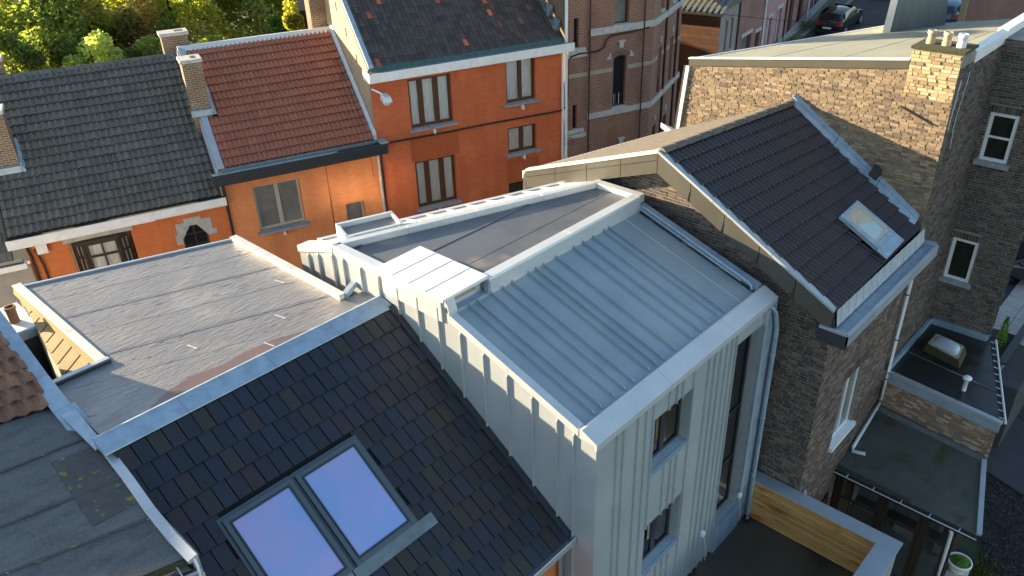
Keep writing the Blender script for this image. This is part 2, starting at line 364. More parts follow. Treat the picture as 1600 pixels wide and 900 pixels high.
def wallgrid(m, P, a0, a1, b0, b1, holes=(), depth=.2, tint=(1, 1, 1)):
    """flat wall with real openings; P(a, b, d) maps along/up/in to the thing frame"""
    As = sorted({a0, a1, *[h[0] for h in holes], *[h[1] for h in holes]}); Bs = sorted({b0, b1, *[h[2] for h in holes], *[h[3] for h in holes]})
    for i in range(len(As)-1):
        for j in range(len(Bs)-1):
            ca, cb = (As[i]+As[i+1])/2, (Bs[j]+Bs[j+1])/2
            if any(h[0] < ca < h[1] and h[2] < cb < h[3] for h in holes): continue
            m.face([P(As[i], Bs[j], 0), P(As[i+1], Bs[j], 0), P(As[i+1], Bs[j+1], 0), P(As[i], Bs[j+1], 0)], tint)
    for h in holes:
        l, r, b, t = h[:4]
        m.face([P(l, b, 0), P(l, t, 0), P(l, t, depth), P(l, b, depth)], tint); m.face([P(r, b, 0), P(r, t, 0), P(r, t, depth), P(r, b, depth)], tint)
        m.face([P(l, t, 0), P(r, t, 0), P(r, t, depth), P(l, t, depth)], tint); m.face([P(l, b, 0), P(r, b, 0), P(r, b, depth), P(l, b, depth)], tint)
def pbox(m, P, a0, a1, b0, b1, d0, d1, tint=(1, 1, 1)):
    m.hexa([P(a0, b0, d0), P(a1, b0, d0), P(a1, b0, d1), P(a0, b0, d1), P(a0, b1, d0), P(a1, b1, d0), P(a1, b1, d1), P(a0, b1, d1)], tint)
def window(parent, P, a0, a1, b0, b1, d, frame, pane, mull=(), trans=(), fw_=.06, ft=.05, back=None, backd=.18, sill=None, sillmat=None, handles=False):
    """window part (frame) with panes, and curtains or a dark room behind, as sub-parts"""
    m = MB()
    pbox(m, P, a0, a0+fw_, b0, b1, d, d+ft); pbox(m, P, a1-fw_, a1, b0, b1, d, d+ft)
    pbox(m, P, a0+fw_, a1-fw_, b0, b0+fw_, d, d+ft); pbox(m, P, a0+fw_, a1-fw_, b1-fw_, b1, d, d+ft)
    xs = [a0+fw_]; 
    for q in mull:
        c, w = q if isinstance(q, tuple) else (q, fw_)
        pbox(m, P, c-w/2, c+w/2, b0+fw_, b1-fw_, d+.002, d+ft-.002); xs += [c-w/2, c+w/2]
    xs.append(a1-fw_)
    o = m.build('window', frame, parent)
    zs = [b0+fw_]
    for q in trans: zs += [q-fw_/3, q+fw_/3]
    zs.append(b1-fw_)
    for q in trans: part('glazing_bar', frame, o, 'hexa', [P(a0+fw_, q-fw_/3, d+.004), P(a1-fw_, q-fw_/3, d+.004), P(a1-fw_, q-fw_/3, d+ft-.004), P(a0+fw_, q-fw_/3, d+ft-.004), P(a0+fw_, q+fw_/3, d+.004), P(a1-fw_, q+fw_/3, d+.004), P(a1-fw_, q+fw_/3, d+ft-.004), P(a0+fw_, q+fw_/3, d+ft-.004)])
    for i in range(0, len(xs), 2):
        for j in range(0, len(zs), 2):
            mm = MB(); mm.face([P(xs[i], zs[j], d+ft*.6), P(xs[i+1], zs[j], d+ft*.6), P(xs[i+1], zs[j+1], d+ft*.6), P(xs[i], zs[j+1], d+ft*.6)])
            mm.build('pane', pane, o)
    if sill:
        proj, h, ov, inn = sill
        part('sill', sillmat or blue_stone, o, 'hexa', [P(a0-ov, b0-h, -proj), P(a1+ov, b0-h, -proj), P(a1+ov, b0-h, inn), P(a0-ov, b0-h, inn), P(a0-ov, b0-.02, -proj), P(a1+ov, b0-.02, -proj), P(a1+ov, b0+.01, inn), P(a0-ov, b0+.01, inn)])
    return o
def ripple_curtain(parent, P, a0, a1, b0, b1, d, m_, n=22):
    m = MB(); vv = []; ff = []
    for i in range(n+1):
        a = a0+(a1-a0)*i/n; dd = d+.02*math.sin(i*1.9)+.012*math.sin(i*.7)
        vv += [P(a, b0, dd), P(a, b1, dd)]
    for i in range(n): ff.append((2*i, 2*i+2, 2*i+3, 2*i+1))
    m.mesh(vv, ff, smooth=True); return m.build('curtain', m_, parent)
CLEAR = bpy.data.materials.new('clear_pane'); CLEAR.use_nodes = True
_n = CLEAR.node_tree; _g = _n.nodes.new('ShaderNodeBsdfGlossy'); _g.inputs['Roughness'].default_value = .03
_t = _n.nodes.new('ShaderNodeBsdfTransparent'); _t.inputs[0].default_value = (.95, .96, .96, 1); _x = _n.nodes.new('ShaderNodeMixShader')
_fr = _n.nodes.new('ShaderNodeFresnel'); _fr.inputs[0].default_value = 1.45
_n.links.new(_fr.outputs[0], _x.inputs[0]); _n.links.new(_t.outputs[0], _x.inputs[1]); _n.links.new(_g.outputs[0], _x.inputs[2]); _n.links.new(_x.outputs[0], _n.nodes['Material Output'].inputs[0])

def brick_tints(pal): 
    c = random.choice(pal); k = random.uniform(.78, 1.16); return (c[0]*k, c[1]*k, c[2]*k)
BRICK_MESH = {}
def brick_wall(wall, P, a0, a1, b0, b1, inside, pal, palkey, singles=300, bw=.225, bh=.074, w=.212, h=.062, rough=.012, holes=()):
    """every brick is real: the nearest ones are parts of the wall, the rest one joined part"""
    cells = []; j = 0; b = b0
    while b < b1-.02:
        a = a0-random.uniform(.02, bw)
        while a < a1-.03:
            wi = w*random.uniform(.80, 1.06) if random.random() > .12 else w*.5
            aa, ab = max(a, a0), min(a+wi, a1)
            for hl in holes:
                if b+h > hl[2] and b < hl[3] and ab > hl[0] and aa < hl[1]:
                    if aa < hl[0]: ab = hl[0]-.004
                    elif ab > hl[1]: aa = hl[1]+.004
                    else: ab = aa
            if ab-aa > .03:
                ca, cb = (aa+ab)/2, b+h/2
                if inside(ca, cb):
                    p = P(ca, cb, 0)
                    wp = wall_world(wall, p)
                    if in_frame(wp, 90): cells.append(((wp-CAM).length, aa, ab, b))
            a += wi+bw-w
        b += bh; j += 1
    cells.sort()
    if palkey not in BRICK_MESH:
        L = []
        for k in range(14):
            m = MB(); t = brick_tints(pal); q = .006
            m.mesh([(0, 0, 0), (1, 0, 0), (1, 1, 0), (0, 1, 0), (.03, .08, 1), (.97, .08, 1), (.97, .92, 1), (.03, .92, 1)],
                   [(4, 5, 6, 7), (0, 1, 5, 4), (1, 2, 6, 5), (2, 3, 7, 6), (3, 0, 4, 7)], t)
            d = m.data('brick', V(0, 0, 0)); d.materials.append(brick_geo); L.append(d)
        BRICK_MESH[palkey] = L
    rest = MB()
    for i, (dist, aa, ab, b) in enumerate(cells):
        e = .004+random.uniform(0, rough); jb = random.uniform(-.005, .005)
        o = P(aa, b+jb, 0); x = P(ab, b+jb, 0)-o; y = P(aa, b+jb+h, 0)-o; z = (P(aa, b, -1)-P(aa, b, 0))*e
        if i < singles:
            instance('brick', random.choice(BRICK_MESH[palkey]), wall, basis(o, x, y, z))
        else:
            t = brick_tints(pal); i_ = .03*x; j_ = .08*y
            rest.mesh([o, o+x, o+x+y, o+y, o+i_+j_+z, o+x-i_+j_+z, o+x-i_+y-j_+z, o+i_+y-j_+z],
                      [(4, 5, 6, 7), (0, 1, 5, 4), (1, 2, 6, 5), (2, 3, 7, 6), (3, 0, 4, 7)], t)
    if rest.f: rest.build('brickwork', brick_geo, wall, kind='stuff')
def wall_world(o, p):
    while o.parent: o = o.parent
    return Matrix.Rotation(o.rotation_euler.z, 3, 'Z') @ Vector(p)
mortar_tan = mat('mortar_tan', (.25, .205, .15), (.19, .155, .115), nscale=5, rough=.95, bump=.5, bscale=40)
PAL_TAN = [(.25, .195, .135), (.225, .172, .12), (.28, .22, .155), (.195, .15, .108), (.235, .175, .118), (.17, .132, .10), (.26, .19, .125), (.14, .112, .09)]
PAL_GREY = [(.105, .085, .078), (.085, .070, .066), (.125, .10, .088), (.068, .058, .056), (.145, .116, .096), (.10, .077, .068)]
PAL_GABLE = [(.115, .092, .082), (.09, .073, .07), (.14, .112, .092), (.07, .058, .058), (.165, .128, .098), (.105, .08, .07), (.08, .068, .068)]
PAL_REAR = [(.15, .108, .085), (.12, .088, .074), (.18, .132, .10), (.095, .072, .062), (.165, .10, .072), (.205, .165, .13), (.13, .098, .085)]
PAL_MIX = [(.30, .19, .13), (.24, .16, .11), (.34, .25, .18), (.27, .14, .09), (.20, .15, .11), (.38, .30, .23), (.32, .15, .08)]
# ================================================================== THE SETTING
def struct(name, m, material, kind='structure'):
    o = m.build(name, material); o['kind'] = kind; return o
def sstep(a, b, x): t = max(0, min(1, (x-a)/(b-a))); return t*t*(3-2*t)
def ground_z(x, y):
    d = V(x, y, 0).dot(ND); t = sstep(13.5, 16.5, d)
    return t*(3.75+.11*max(0, min(x, 110)-28)) + (1-t)*0.0 + sstep(33, 50, d)*(1-sstep(25, 45, x))*1.2
m = MB(); xs = [-300, -120, -60, -35]+[i*2.5-25 for i in range(51)]+[125, 170, 300]; ys = [-200, -80, -30]+[i*2.0-12 for i in range(56)]+[115, 160, 320]
vv = [(x, y, ground_z(x, y)-.03) for y in ys for x in xs]; nx = len(xs)
m.mesh(vv, [(j*nx+i, j*nx+i+1, (j+1)*nx+i+1, (j+1)*nx+i) for j in range(len(ys)-1) for i in range(nx-1)], smooth=True)
struct('ground', m, ground_mat)
# the street between the two rows of houses, and the side street that climbs away at the top right
def strip(name, material, pts, w0, w1, lift, thick=.0):
    """ribbon along pts [(x, y)], from offset w0 to w1 to the left of travel"""
    m = MB(); vv = []; ff = []
    for i, p in enumerate(pts):
        a = Vector(pts[max(i-1, 0)]); b = Vector(pts[min(i+1, len(pts)-1)]); t = (b-a).normalized(); n = Vector((-t.y, t.x)); p = Vector(p)
        for w in (w0, w1):
            q = p+n*w; vv.append((q.x, q.y, ground_z(q.x, q.y)+lift))
    for i in range(len(pts)-1): ff.append((2*i, 2*i+2, 2*i+3, 2*i+1))
    m.mesh(vv, ff)
    if thick:
        for i in range(len(pts)-1):
            for k in (0, 1):
                a, b = Vector(vv[2*i+k]), Vector(vv[2*i+2+k]); m.face([a, b, b-V(0, 0, thick), a-V(0, 0, thick)])
    return struct(name, m, material)
main_line = [tuple(fw(s, 22.7, 0)[:2]) for s in range(-24, 62, 3)]
strip('road', asphalt, main_line, -2.7, 2.7, .01)
strip('pavement', paving, main_line, 2.85, 4.3, .12); strip('pavement', paving, main_line, -4.3, -2.85, .12)
strip('kerb', kerb_mat, main_line, 2.7, 2.85, .125, .14); strip('kerb', kerb_mat, main_line, -2.85, -2.7, .125, .14)
side_line = [(30+2.5*i, 18.9+.045*2.5*i) for i in range(0, 31)]
strip('side_road', asphalt, side_line, -2.6, 2.35, .03)
strip('pavement', paving, side_line, 2.5, 5.2, .14); strip('kerb', kerb_mat, side_line, 2.35, 2.5, .145, .16)
strip('pavement', paving, side_line, -4.6, -2.75, .14); strip('kerb', kerb_mat, side_line, -2.75, -2.6, .145, .16)

# ================================================================== SLATE ROOFED HOUSE (nearest, with roof windows and a flat roof behind)
XL, XR = 8.35, 14.72
h = thing('slate_roofed_house', 'house with black slate tiles, two big roof windows and a grey felt flat roof', 'house', (5.3, 12, 0))
RX0, RX1 = 2.62, XL-.03
RT, RB = V(0, 11.40, 10.15), V(0, 6.74, 6.98)
def roofp(x, t, up=0.0):
    p = RT.lerp(RB, t); n = V(0, -(RB-RT).z, (RB-RT).y).normalized(); n = -n if n.z < 0 else n
    return V(x, p.y, p.z)+n*up
SL = (RB-RT).length
m = MB(); m.face([roofp(RX0, -.01, -.03), roofp(RX1, -.01, -.03), roofp(RX1, 1, -.03), roofp(RX0, 1, -.03)]); m.build('roof_deck', slate_deck, h)
SKY = [(3.37, 4.645, 1.93, 3.76), (4.715, 5.985, 1.93, 3.76)]
slate_meshes = [flat_tile_mesh('roof_tile', slate_tile) for k in range(2)]
def in_sky(c, u, v):
    s = (c.z-RT.z)/(RB.z-RT.z)*SL
    if not in_frame(c, 40): return True
    return any(a-.07 < c.x < b+.07 and t-.02 < s < e+.05 for a, b, t, e in SKY)
tile_roof(h, slate_meshes, roofp(RX0, 0), roofp(RX1, 0), roofp(RX1, 1), roofp(RX0, 1), 22, 13, stagger=.5, skip=in_sky, jitter=.008)
for k, (a, b, t, e) in enumerate(SKY):
    def Q(x, s, up): return roofp(x, s/SL, up)
    m = MB()
    def qb(x0, x1, s0, s1, u0, u1): m.hexa([Q(x0, s1, u0), Q(x1, s1, u0), Q(x1, s0, u0), Q(x0, s0, u0), Q(x0, s1, u1), Q(x1, s1, u1), Q(x1, s0, u1), Q(x0, s0, u1)])
    w = .085
    qb(a, a+w, t, e, -.02, .10); qb(b-w, b, t, e, -.02, .10); qb(a+w, b-w, t, t+w, -.02, .10); qb(a+w, b-w, e-w, e, -.02, .10)
    o = m.build('roof_window', sky_frame, h, bevel=.008)
    m = MB(); w2 = .03
    qb(a+w, a+w+w2, t+w, e-w, .0, .112); qb(b-w-w2, b-w, t+w, e-w, .0, .112); qb(a+w+w2, b-w-w2, t+w, t+w+w2, .0, .112); qb(a+w+w2, b-w-w2, e-w-w2, e-w, .0, .112)
    m.build('sash', anthracite, o)
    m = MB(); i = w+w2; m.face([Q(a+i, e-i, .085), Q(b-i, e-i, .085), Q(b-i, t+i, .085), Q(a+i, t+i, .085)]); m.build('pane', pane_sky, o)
    m = MB(); qb(a-.06, a-.004, t-.06, e+.02, .012, .034); qb(b+.004, b+.03 if k == 0 else b+.06, t-.06, e+.02, .012, .034); qb(a-.003, b+.003, t-.07, t-.004, .012, .036)
    m.build('flashing', sky_frame, o)
m = MB()
for (xa, xb) in ((3.25, 4.6), (4.62, 6.33)):
    m.hexa([Q(xa, 3.99, .034), Q(xb, 3.99, .034), Q(xb, 3.765, .045), Q(xa, 3.765, .045), Q(xa, 3.99, .040), Q(xb, 3.99, .040), Q(xb, 3.765, .052), Q(xa, 3.765, .052)])
m.build('lead_apron', lead, h)
# ridge flashing in lengths, lit rim on top
xs = [2.50, 3.9, 5.6, 7.0, 8.33]
for i in range(4):
    m = MB(); x0, x1 = xs[i]+(.004 if i else 0), xs[i+1]
    m.prism([(x0, 11.76, 10.08), (x0, 11.76, 10.27), (x0, 11.72, 10.275), (x0, 11.66, 10.25), (x0, 11.34, 10.165), (x0, 11.33, 10.14)], (x1-x0, 0, 0)); m.build('ridge_flashing', zinc_blue, h, bevel=.004)
# right-hand valley against the zinc wall
m = MB(); m.hexa([roofp(RX1-.10, 1, .02), roofp(RX1+.02, 1, .02), roofp(RX1+.02, 0, .02), roofp(RX1-.10, 0, .02), roofp(RX1-.10, 1, .045), roofp(RX1+.02, 1, .07), roofp(RX1+.02, 0, .07), roofp(RX1-.10, 0, .045)]); m.build('wall_flashing', black_metal, h)
# rear wall, eaves gutter and downpipe
part('rear_wall', br_orange2, h, 'box', 2.7, 8.3, 6.95, 7.15, 0, 6.95)
m = MB(); g = roofp(0, 1)
for (y0, y1, z0, z1) in ((g.y-.16, g.y-.14, g.z-.12, g.z+.01), (g.y-.14, g.y+.02, g.z-.12, g.z-.10), (g.y+.0, g.y+.02, g.z-.10, g.z-.02)): m.box(2.62, 8.33, y0, y1, z0, z1)
m.build('gutter', zinc, h)
part('gutter_rim', cream_cap, h, 'tube', [(2.62, g.y-.15, g.z+.015), (8.33, g.y-.15, g.z+.015)], .012, 6)
part('rain_pipe', zinc, h, 'tube', [(8.20, g.y-.06, g.z-.1), (8.20, g.y+.12, g.z-.5), (8.20, g.y+.14, 0)], .045, 10)
# flat roof: felt sheets, S-parallel laps; outline clipped from the street line to the ridge
def clip(poly, n, c):           # keep points with n.p <= c  (2D)
    out = []
    for i in range(len(poly)):
        p, q = poly[i], poly[(i+1) % len(poly)]; dp, dq = n[0]*p[0]+n[1]*p[1]-c, n[0]*q[0]+n[1]*q[1]-c
        if dp <= 0: out.append(p)
        if dp*dq < 0: t = dp/(dp-dq); out.append((p[0]+(q[0]-p[0])*t, p[1]+(q[1]-p[1])*t))
    return out
FRONT = 18.38
def yf(x, d=FRONT): return (d-ND.x*x)/ND.y
outline_main = [(3.62, 11.62), (7.86, 11.62), (7.86, yf(7.86)), (3.62, yf(3.62))]
outline_left = [(2.66, 11.62), (3.62, 11.62), (3.62, 14.0), (2.66, 14.0)]
outline_right = [(7.86, 11.62), (8.34, 11.62), (8.34, 12.36), (7.86, 12.36)]
def felt(poly, z, name='felt_sheet', material=bitumen, thick=.012):
    if len(poly) < 3: return
    m = MB(); m.prism([(x, y, z) for x, y in poly], (0, 0, thick)); return m.build(name, material, h)
ZF = 10.105
for out_ in (outline_main, outline_left, outline_right): felt(out_, ZF-.03, 'felt_underlay', bitumen, .02)
ds = [FRONT+.02]; 
while ds[-1] > 11.0: ds.append(ds[-1]-.93)
for i in range(len(ds)-1):
    dz = ZF+.006*(i % 2)+.002*i*0
    for out_ in (outline_main, outline_left):
        c = clip(clip(out_, (ND.x, ND.y), ds[i]+.0), (-ND.x, -ND.y), -(ds[i+1]-.06 if i % 2 else ds[i+1]))
        if c and len(c) >= 3: felt(c, dz)
felt([(2.66, 11.62), (8.34, 11.62), (8.34, 12.35), (2.66, 12.52)], ZF+.014)
# lap ridges: thin torch-on beads and creases in the felt
rr = random.Random(5); m = MB()
for i in range(260):
    x = rr.uniform(2.8, 7.8); y = rr.uniform(11.8, 18.2)
    if (x < 3.66 and y > 13.9) or V(x, y, 0).dot(ND) > FRONT-.1: continue
    if x > 7.8: continue
    a = STREET+rr.gauss(.05, .25); l = rr.uniform(.03, .15); w = rr.uniform(.005, .012); hh = rr.uniform(.002, .005); t = V(math.cos(a), math.sin(a), 0)*l; n = V(-math.sin(a), math.cos(a), 0)*w
    p = V(x, y, ZF+.014); bend = V(-math.sin(a), math.cos(a), 0)*rr.uniform(-.012, .012)
    m.mesh([p-t, p-n+bend, p+t, p+n+bend, p+V(0, 0, hh)+bend], [(0, 1, 4), (1, 2, 4), (2, 3, 4), (3, 0, 4)], smooth=True)
m.build('felt_creases', bitumen, h, kind='stuff')
m = MB()
for i in range(1, len(ds)-1):
    xa = 3.66 if ds[i] > 14.6 else 2.75
    if ds[i] < 13.4: continue
    pts = [V(x, yf(x, ds[i])+.02*math.sin(x*5+i)+.012*math.sin(x*13), ZF+.012) for x in [xa+(7.80-xa)*k/24 for k in range(25)]]
    pts = [p for p in pts if p.y > 12.4]
    if len(pts) > 2: m.tube(pts, .010, 6)
m.build('lap_bead', bitumen, h)
felt([(3.2, 11.78), (7.0, 11.78), (6.7, 11.98), (6.1, 12.20), (5.5, 12.24), (5.0, 12.18), (4.5, 12.30), (4.0, 12.22), (3.6, 12.02)], ZF+.0275, 'wet_patch', bitumen_wet, .003)
# parapets of the flat roof
m = MB(); m.box(7.80, 7.92, 12.42, 16.66, 10.05, 10.20); m.build('parapet', cream_cap, h, bevel=.004)
for y0, y1 in ((12.42, 14.2), (14.205, 15.6), (15.605, 16.68)): part('parapet_cap', cream_cap, h, 'box', 7.775, 7.945, y0, y1, 10.21, 10.245, bevel=.006)
m = MB(); m.bar((7.93, 12.42, 10.18), (8.33, 12.62, 10.22), .12, .12); m.build('cricket_cap', zinc_blue, h, bevel=.005)
m = MB(); a, b = V(3.6, yf(3.6, FRONT+.03), 10.11), V(7.9, yf(7.9, FRONT+.03), 10.11); m.bar(a, b, .06, .09); m.build('front_trim', zinc, h)
for y0, y1 in ((14.0, 15.5), (15.505, 17.0), (17.005, 18.4)): part('parapet_cap', cream_cap, h, 'box', 3.50, 3.68, y0, y1, 10.135, 10.17, bevel=.006)
m = MB(); m.box(3.54, 3.66, 14.0, 18.36, 9.6, 10.135); m.build('parapet', cream, h)
part('fascia_board', cream, h, 'hexa', [(3.47, 14.02, 9.98), (3.53, 14.02, 9.98), (3.53, 18.36, 9.98), (3.47, 18.36, 9.98), (3.51, 14.02, 10.133), (3.535, 14.02, 10.133), (3.535, 18.36, 10.133), (3.51, 18.36, 10.133)])
# cream clad slope of the light well, panel by panel
n = 9; ya, yb = 14.04, 17.75
for i in range(n):
    y0, y1 = ya+(yb-ya)*i/n, ya+(yb-ya)*(i+1)/n-.05
    def wd(y): return .62*(yb-y)/(yb-ya)+.02
    m = MB(); t0, t1 = wd(y0), wd(y1)
    p = [V(3.48, y0, 9.97), V(3.48, y1, 9.97), V(3.48-t1*.82, y1+.0, 9.97-t1*.57), V(3.48-t0*.82, y0, 9.97-t0*.57)]
    m.prism(p, (.012, 0, -.02)); m.build('clad_panel', cream, h)
m = MB(); m.face([(3.49, ya, 9.93), (3.49, yb, 9.93), (3.49-.02*.82, yb, 9.92), (3.49-.64*.82, ya, 9.93-.64*.57)]); m.build('cladding_back', dark_fascia, h)
m = MB(); m.prism([(2.97, 14.04, 9.56), (3.44, 17.75, 9.90), (3.44, 17.75, 7.0), (2.97, 14.04, 7.0)], (.04, 0, 0)); m.build('well_wall', grey_render, h)
part('well_kerb', zinc, h, 'box', 2.66, 3.70, 13.92, 14.03, 10.05, 10.19, bevel=.006)
part('well_kerb_base', black_metal, h, 'box', 2.72, 3.70, 13.87, 13.915, 10.05, 10.18)
part('well_back', dark_fascia, h, 'box', 2.72, 3.6, 14.04, 14.08, 7, 10.0)
part('gable_wall', grey_render, h, 'box', 2.56, 2.66, 9.0, 13.9, 0, 9.6)
for p in ((4.9, 13.3), (6.6, 12.95), (7.4, 14.2), (5.9, 12.25)):      # little white chalk marks left on the felt
    m = MB(); m.bar((p[0], p[1], ZF+.029), (p[0]+.06, p[1]-.26, ZF+.029), .016, .004); m.build('chalk_mark', white_paint, h)
part('street_wall', white_paint, h, 'hexa', [(3.6, yf(3.6, 18.2), 3), (7.9, yf(7.9, 18.2), 3), (7.9, yf(7.9, 18.3), 3), (3.6, yf(3.6, 18.3), 3), (3.6, yf(3.6, 18.2), 10.08), (7.9, yf(7.9, 18.2), 10.08), (7.9, yf(7.9, 18.3), 10.08), (3.6, yf(3.6, 18.3), 10.08)])  # unseen side, made white to bounce light onto the fronts opposite

# street windows of this house, facing the row opposite
mirror_pane = glassmat('street_pane', (.8, .8, .8), .18, .5, .8)
Ps = lambda a, b, d: SD*a+ND*(18.40-d)+V(0, 0, b)
for a0, a1 in ((-1.05, -.45), (.02, .72), (1.22, 1.66)): window(h, Ps, a0, a1, 8.75, 9.95, .03, white_pvc, mirror_pane, fw_=.05, ft=.04)
# ================================================================== LEFT NEIGHBOUR: felt lean-to and old clay tiles
h = thing('felt_roofed_house', 'lower left house with old orange clay tiles above a worn grey felt roof', 'house', (0.5, 11, 0))
def lp(x, y, up=0.0): return V(x, y, 9.85+.09*(y-9.8)+.10*(2.5-x)+up)
def lray(u, v, up=0.0):
    d = ray(u, v); n = V(.10, -.09, 1); p0 = lp(2.5, 9.8, up); return CAM+d*(n.dot(p0-CAM)/n.dot(d))
# seams read as lines on the roof: list of left/right ends from the roof edge to the top
rows = [((-60, 683), (98, 632)), ((-60, 760), (135, 681)), ((-60, 845), (195, 742)), ((-60, 920), (236, 806)), ((40, 976), (293, 869))]
for i in range(4):
    (a0, a1), (b0, b1) = rows[i], rows[i+1]
    P = [lray(*a0, .002*i), lray(*a1, .002*i), lray(*b1, .006+.002*i), lray(*b0, .006+.002*i)]
    m = MB(); m.prism(P[::-1], (0, 0, -.03)); m.build('felt_sheet', bitumen_old, h)
    if i:
        m = MB(); m.bar(lray(a0[0], a0[1]+2, .012), lray(a1[0], a1[1]+2, .012), .05, .012); m.build('lap_strip', bitumen_patch, h)
P = [lray(80, 722, .014), lray(166, 690, .014), lray(216, 783, .018), lray(145, 822, .018)]
m = MB(); m.prism(P[::-1], (0, 0, -.008)); m.build('felt_patch', bitumen_patch, h)
m = MB(); P = [lray(40, 976, 0), lray(293, 869, 0)]; m.bar(P[0]+V(0, -.03, -.05), P[1]+V(0, -.03, -.05), .08, .09); m.build('eaves_edge', moss_edge, h)
m = MB(); m.bar(P[0]+V(0, -.14, -.22), P[1]+V(.02, -.14, -.22), .14, .02); m.build('gutter_bed', black_metal, h)
m = MB(); m.bar(P[0]+V(0, -.23, -.16), P[1]+V(.06, -.23, -.16), .02, .05); m.bar(P[0]+V(0, -.25, -.36), P[1]+V(.06, -.25, -.36), .02, .32); m.build('gutter', zinc_old, h)
for k in range(3):
    q = P[0].lerp(P[1], .38+k*.26); part('gutter_bracket', zinc, h, 'tube', [q+V(0, -.06, -.06), q+V(0, -.12, -.03), q+V(0, -.23, -.13)], .012, 6)
# verge flashing beside the slate roof, in two lengths
ve = [(158, 690), (172, 708), (205, 752), (236, 796), (270, 838), (303, 872)]
for i in range(5):
    a, b = lray(*ve[i], .06), lray(*ve[i+1], .06); m = MB(); s = V(.085, 0, 0)
    m.hexa([a-s+V(0, 0, -.05), a+s*.7+V(0, 0, -.12), b+s*.7+V(0, 0, -.12), b-s+V(0, 0, -.05), a-s, a+s*.7+V(0, 0, .03), b+s*.7+V(0, 0, .03), b-s])
    m.build('verge_flashing', zinc, h, bevel=.006)
part('verge_end', white_pvc, h, 'tube', [lray(303, 872, .04), lray(309, 884, -.02), lray(313, 900, -.2)], .022, 6)
part('rear_wall', grey_render, h, 'box', -4.0, 2.5, 8.9, 9.1, 0, 9.4)
part('side_wall', grey_render, h, 'box', 2.35, 2.5, 9.1, 18.2, 0, 9.5)
m = MB(); wallgrid(m, lambda a, b, d: SD*a+ND*(18.3-d)+V(0, 0, b), -14, -6.2, 3, 10.4, [], .1); m.build('street_wall', white_paint, h)  # unseen front added pale, for light bounced across the street
m = MB(); wallgrid(m, lambda a, b, d: SD*a+ND*(18.2-d)+V(0, 0, b), -6.2, -3.6, 3, 8.6, [], .1); m.build('street_wall', grey_render, h)
# clay tiles: steeper slope above the felt
def cp(x, y, up=0.0): return V(x, y, 10.20+.30*(y-13.2)+.03*(2.5-x)+up)
old_meshes = [rolled_tile_mesh('clay_tile', tile_old, rolls=1, amp=.045, thick=.03, lift=.035, n=6)]
m = MB(); m.face([cp(.5, 13.0, -.03), cp(2.5, 13.0, -.03), cp(2.5, 16.25, -.03), cp(.5, 16.25, -.03)]); m.face([cp(.5, 16.25, -.03), cp(2.5, 16.25, -.03), V(2.5, 17.6, 8.6), V(.5, 17.6, 8.6)]); m.face([cp(-9, 13.0, -.03), cp(.5, 13.0, -.03), cp(.5, 18.6, -.03), cp(-9, 18.6, -.03)]); m.face([cp(-9, 18.6, -.03), cp(.5, 18.6, -.03), V(.5, 19.3, 10.6), V(-9, 22.3, 10.6)]); m.face([cp(.5, 16.2, -.03), cp(.5, 18.6, -.03), V(.5, 18.6, 8), V(.5, 16.2, 8)]); m.build('roof_deck', slate_deck, h)  # unseen left part extended and kept high to shade the felt roof
tile_roof(h, old_meshes, cp(-.9, 16.2), cp(2.47, 16.2), cp(2.47, 13.22), cp(-.9, 13.60), 14, 9, name='clay_tile', stagger=.5, skip=lambda c, u, v: not in_frame(c, 60), jitter=.012)
P = [V(2.48, 11.9, 9.98), V(2.48, 13.0, 10.22), V(2.49, 13.9, 10.40), V(2.50, 15.0, 10.76), V(2.50, 16.2, 11.14)]
for i in range(4):
    a, b = P[i], P[i+1]-V(0, .006, 0); m = MB(); w = .27 if i else .33
    m.hexa([a+V(-.12, 0, -.06), a+V(w-.1, 0, -.10), b+V(w-.1, 0, -.10), b+V(-.12, 0, -.06), a+V(-.12, 0, 0), a+V(w-.1, 0, .02), b+V(w-.1, 0, .02), b+V(-.12, 0, 0)])
    m.build('wall_flashing', zinc_blue, h, bevel=.006)
m = MB(); a = lray(95, 650, .05); b = lray(150, 705, .05); c = lray(158, 688, .10); d = lray(118, 640, .10)
m.prism([a, b, c, d], (0, 0, .015)); m.build('flashing_apron', zinc_blue, h)
# chimney of the neighbour, in the light well
c = part('chimney', dark_fascia, h, 'box', 3.02, 3.40, 16.9, 18.15, 6.5, 9.76)
part('chimney_slab', white_paint, c, 'box', 2.98, 3.44, 16.85, 18.2, 9.765, 9.86, bevel=.008)
part('chimney_flashing', zinc_blue, c, 'box', 2.99, 3.43, 16.80, 16.845, 9.66, 9.84)
m = MB(); m.lathe((3.12, 17.35, 9.86), [(.10, 0), (.095, .12), (.10, .30), (.115, .31), (.115, .36), (.085, .36), (.075, .1), (0, .1)], 14); m.build('chimney_pot', terra, c)
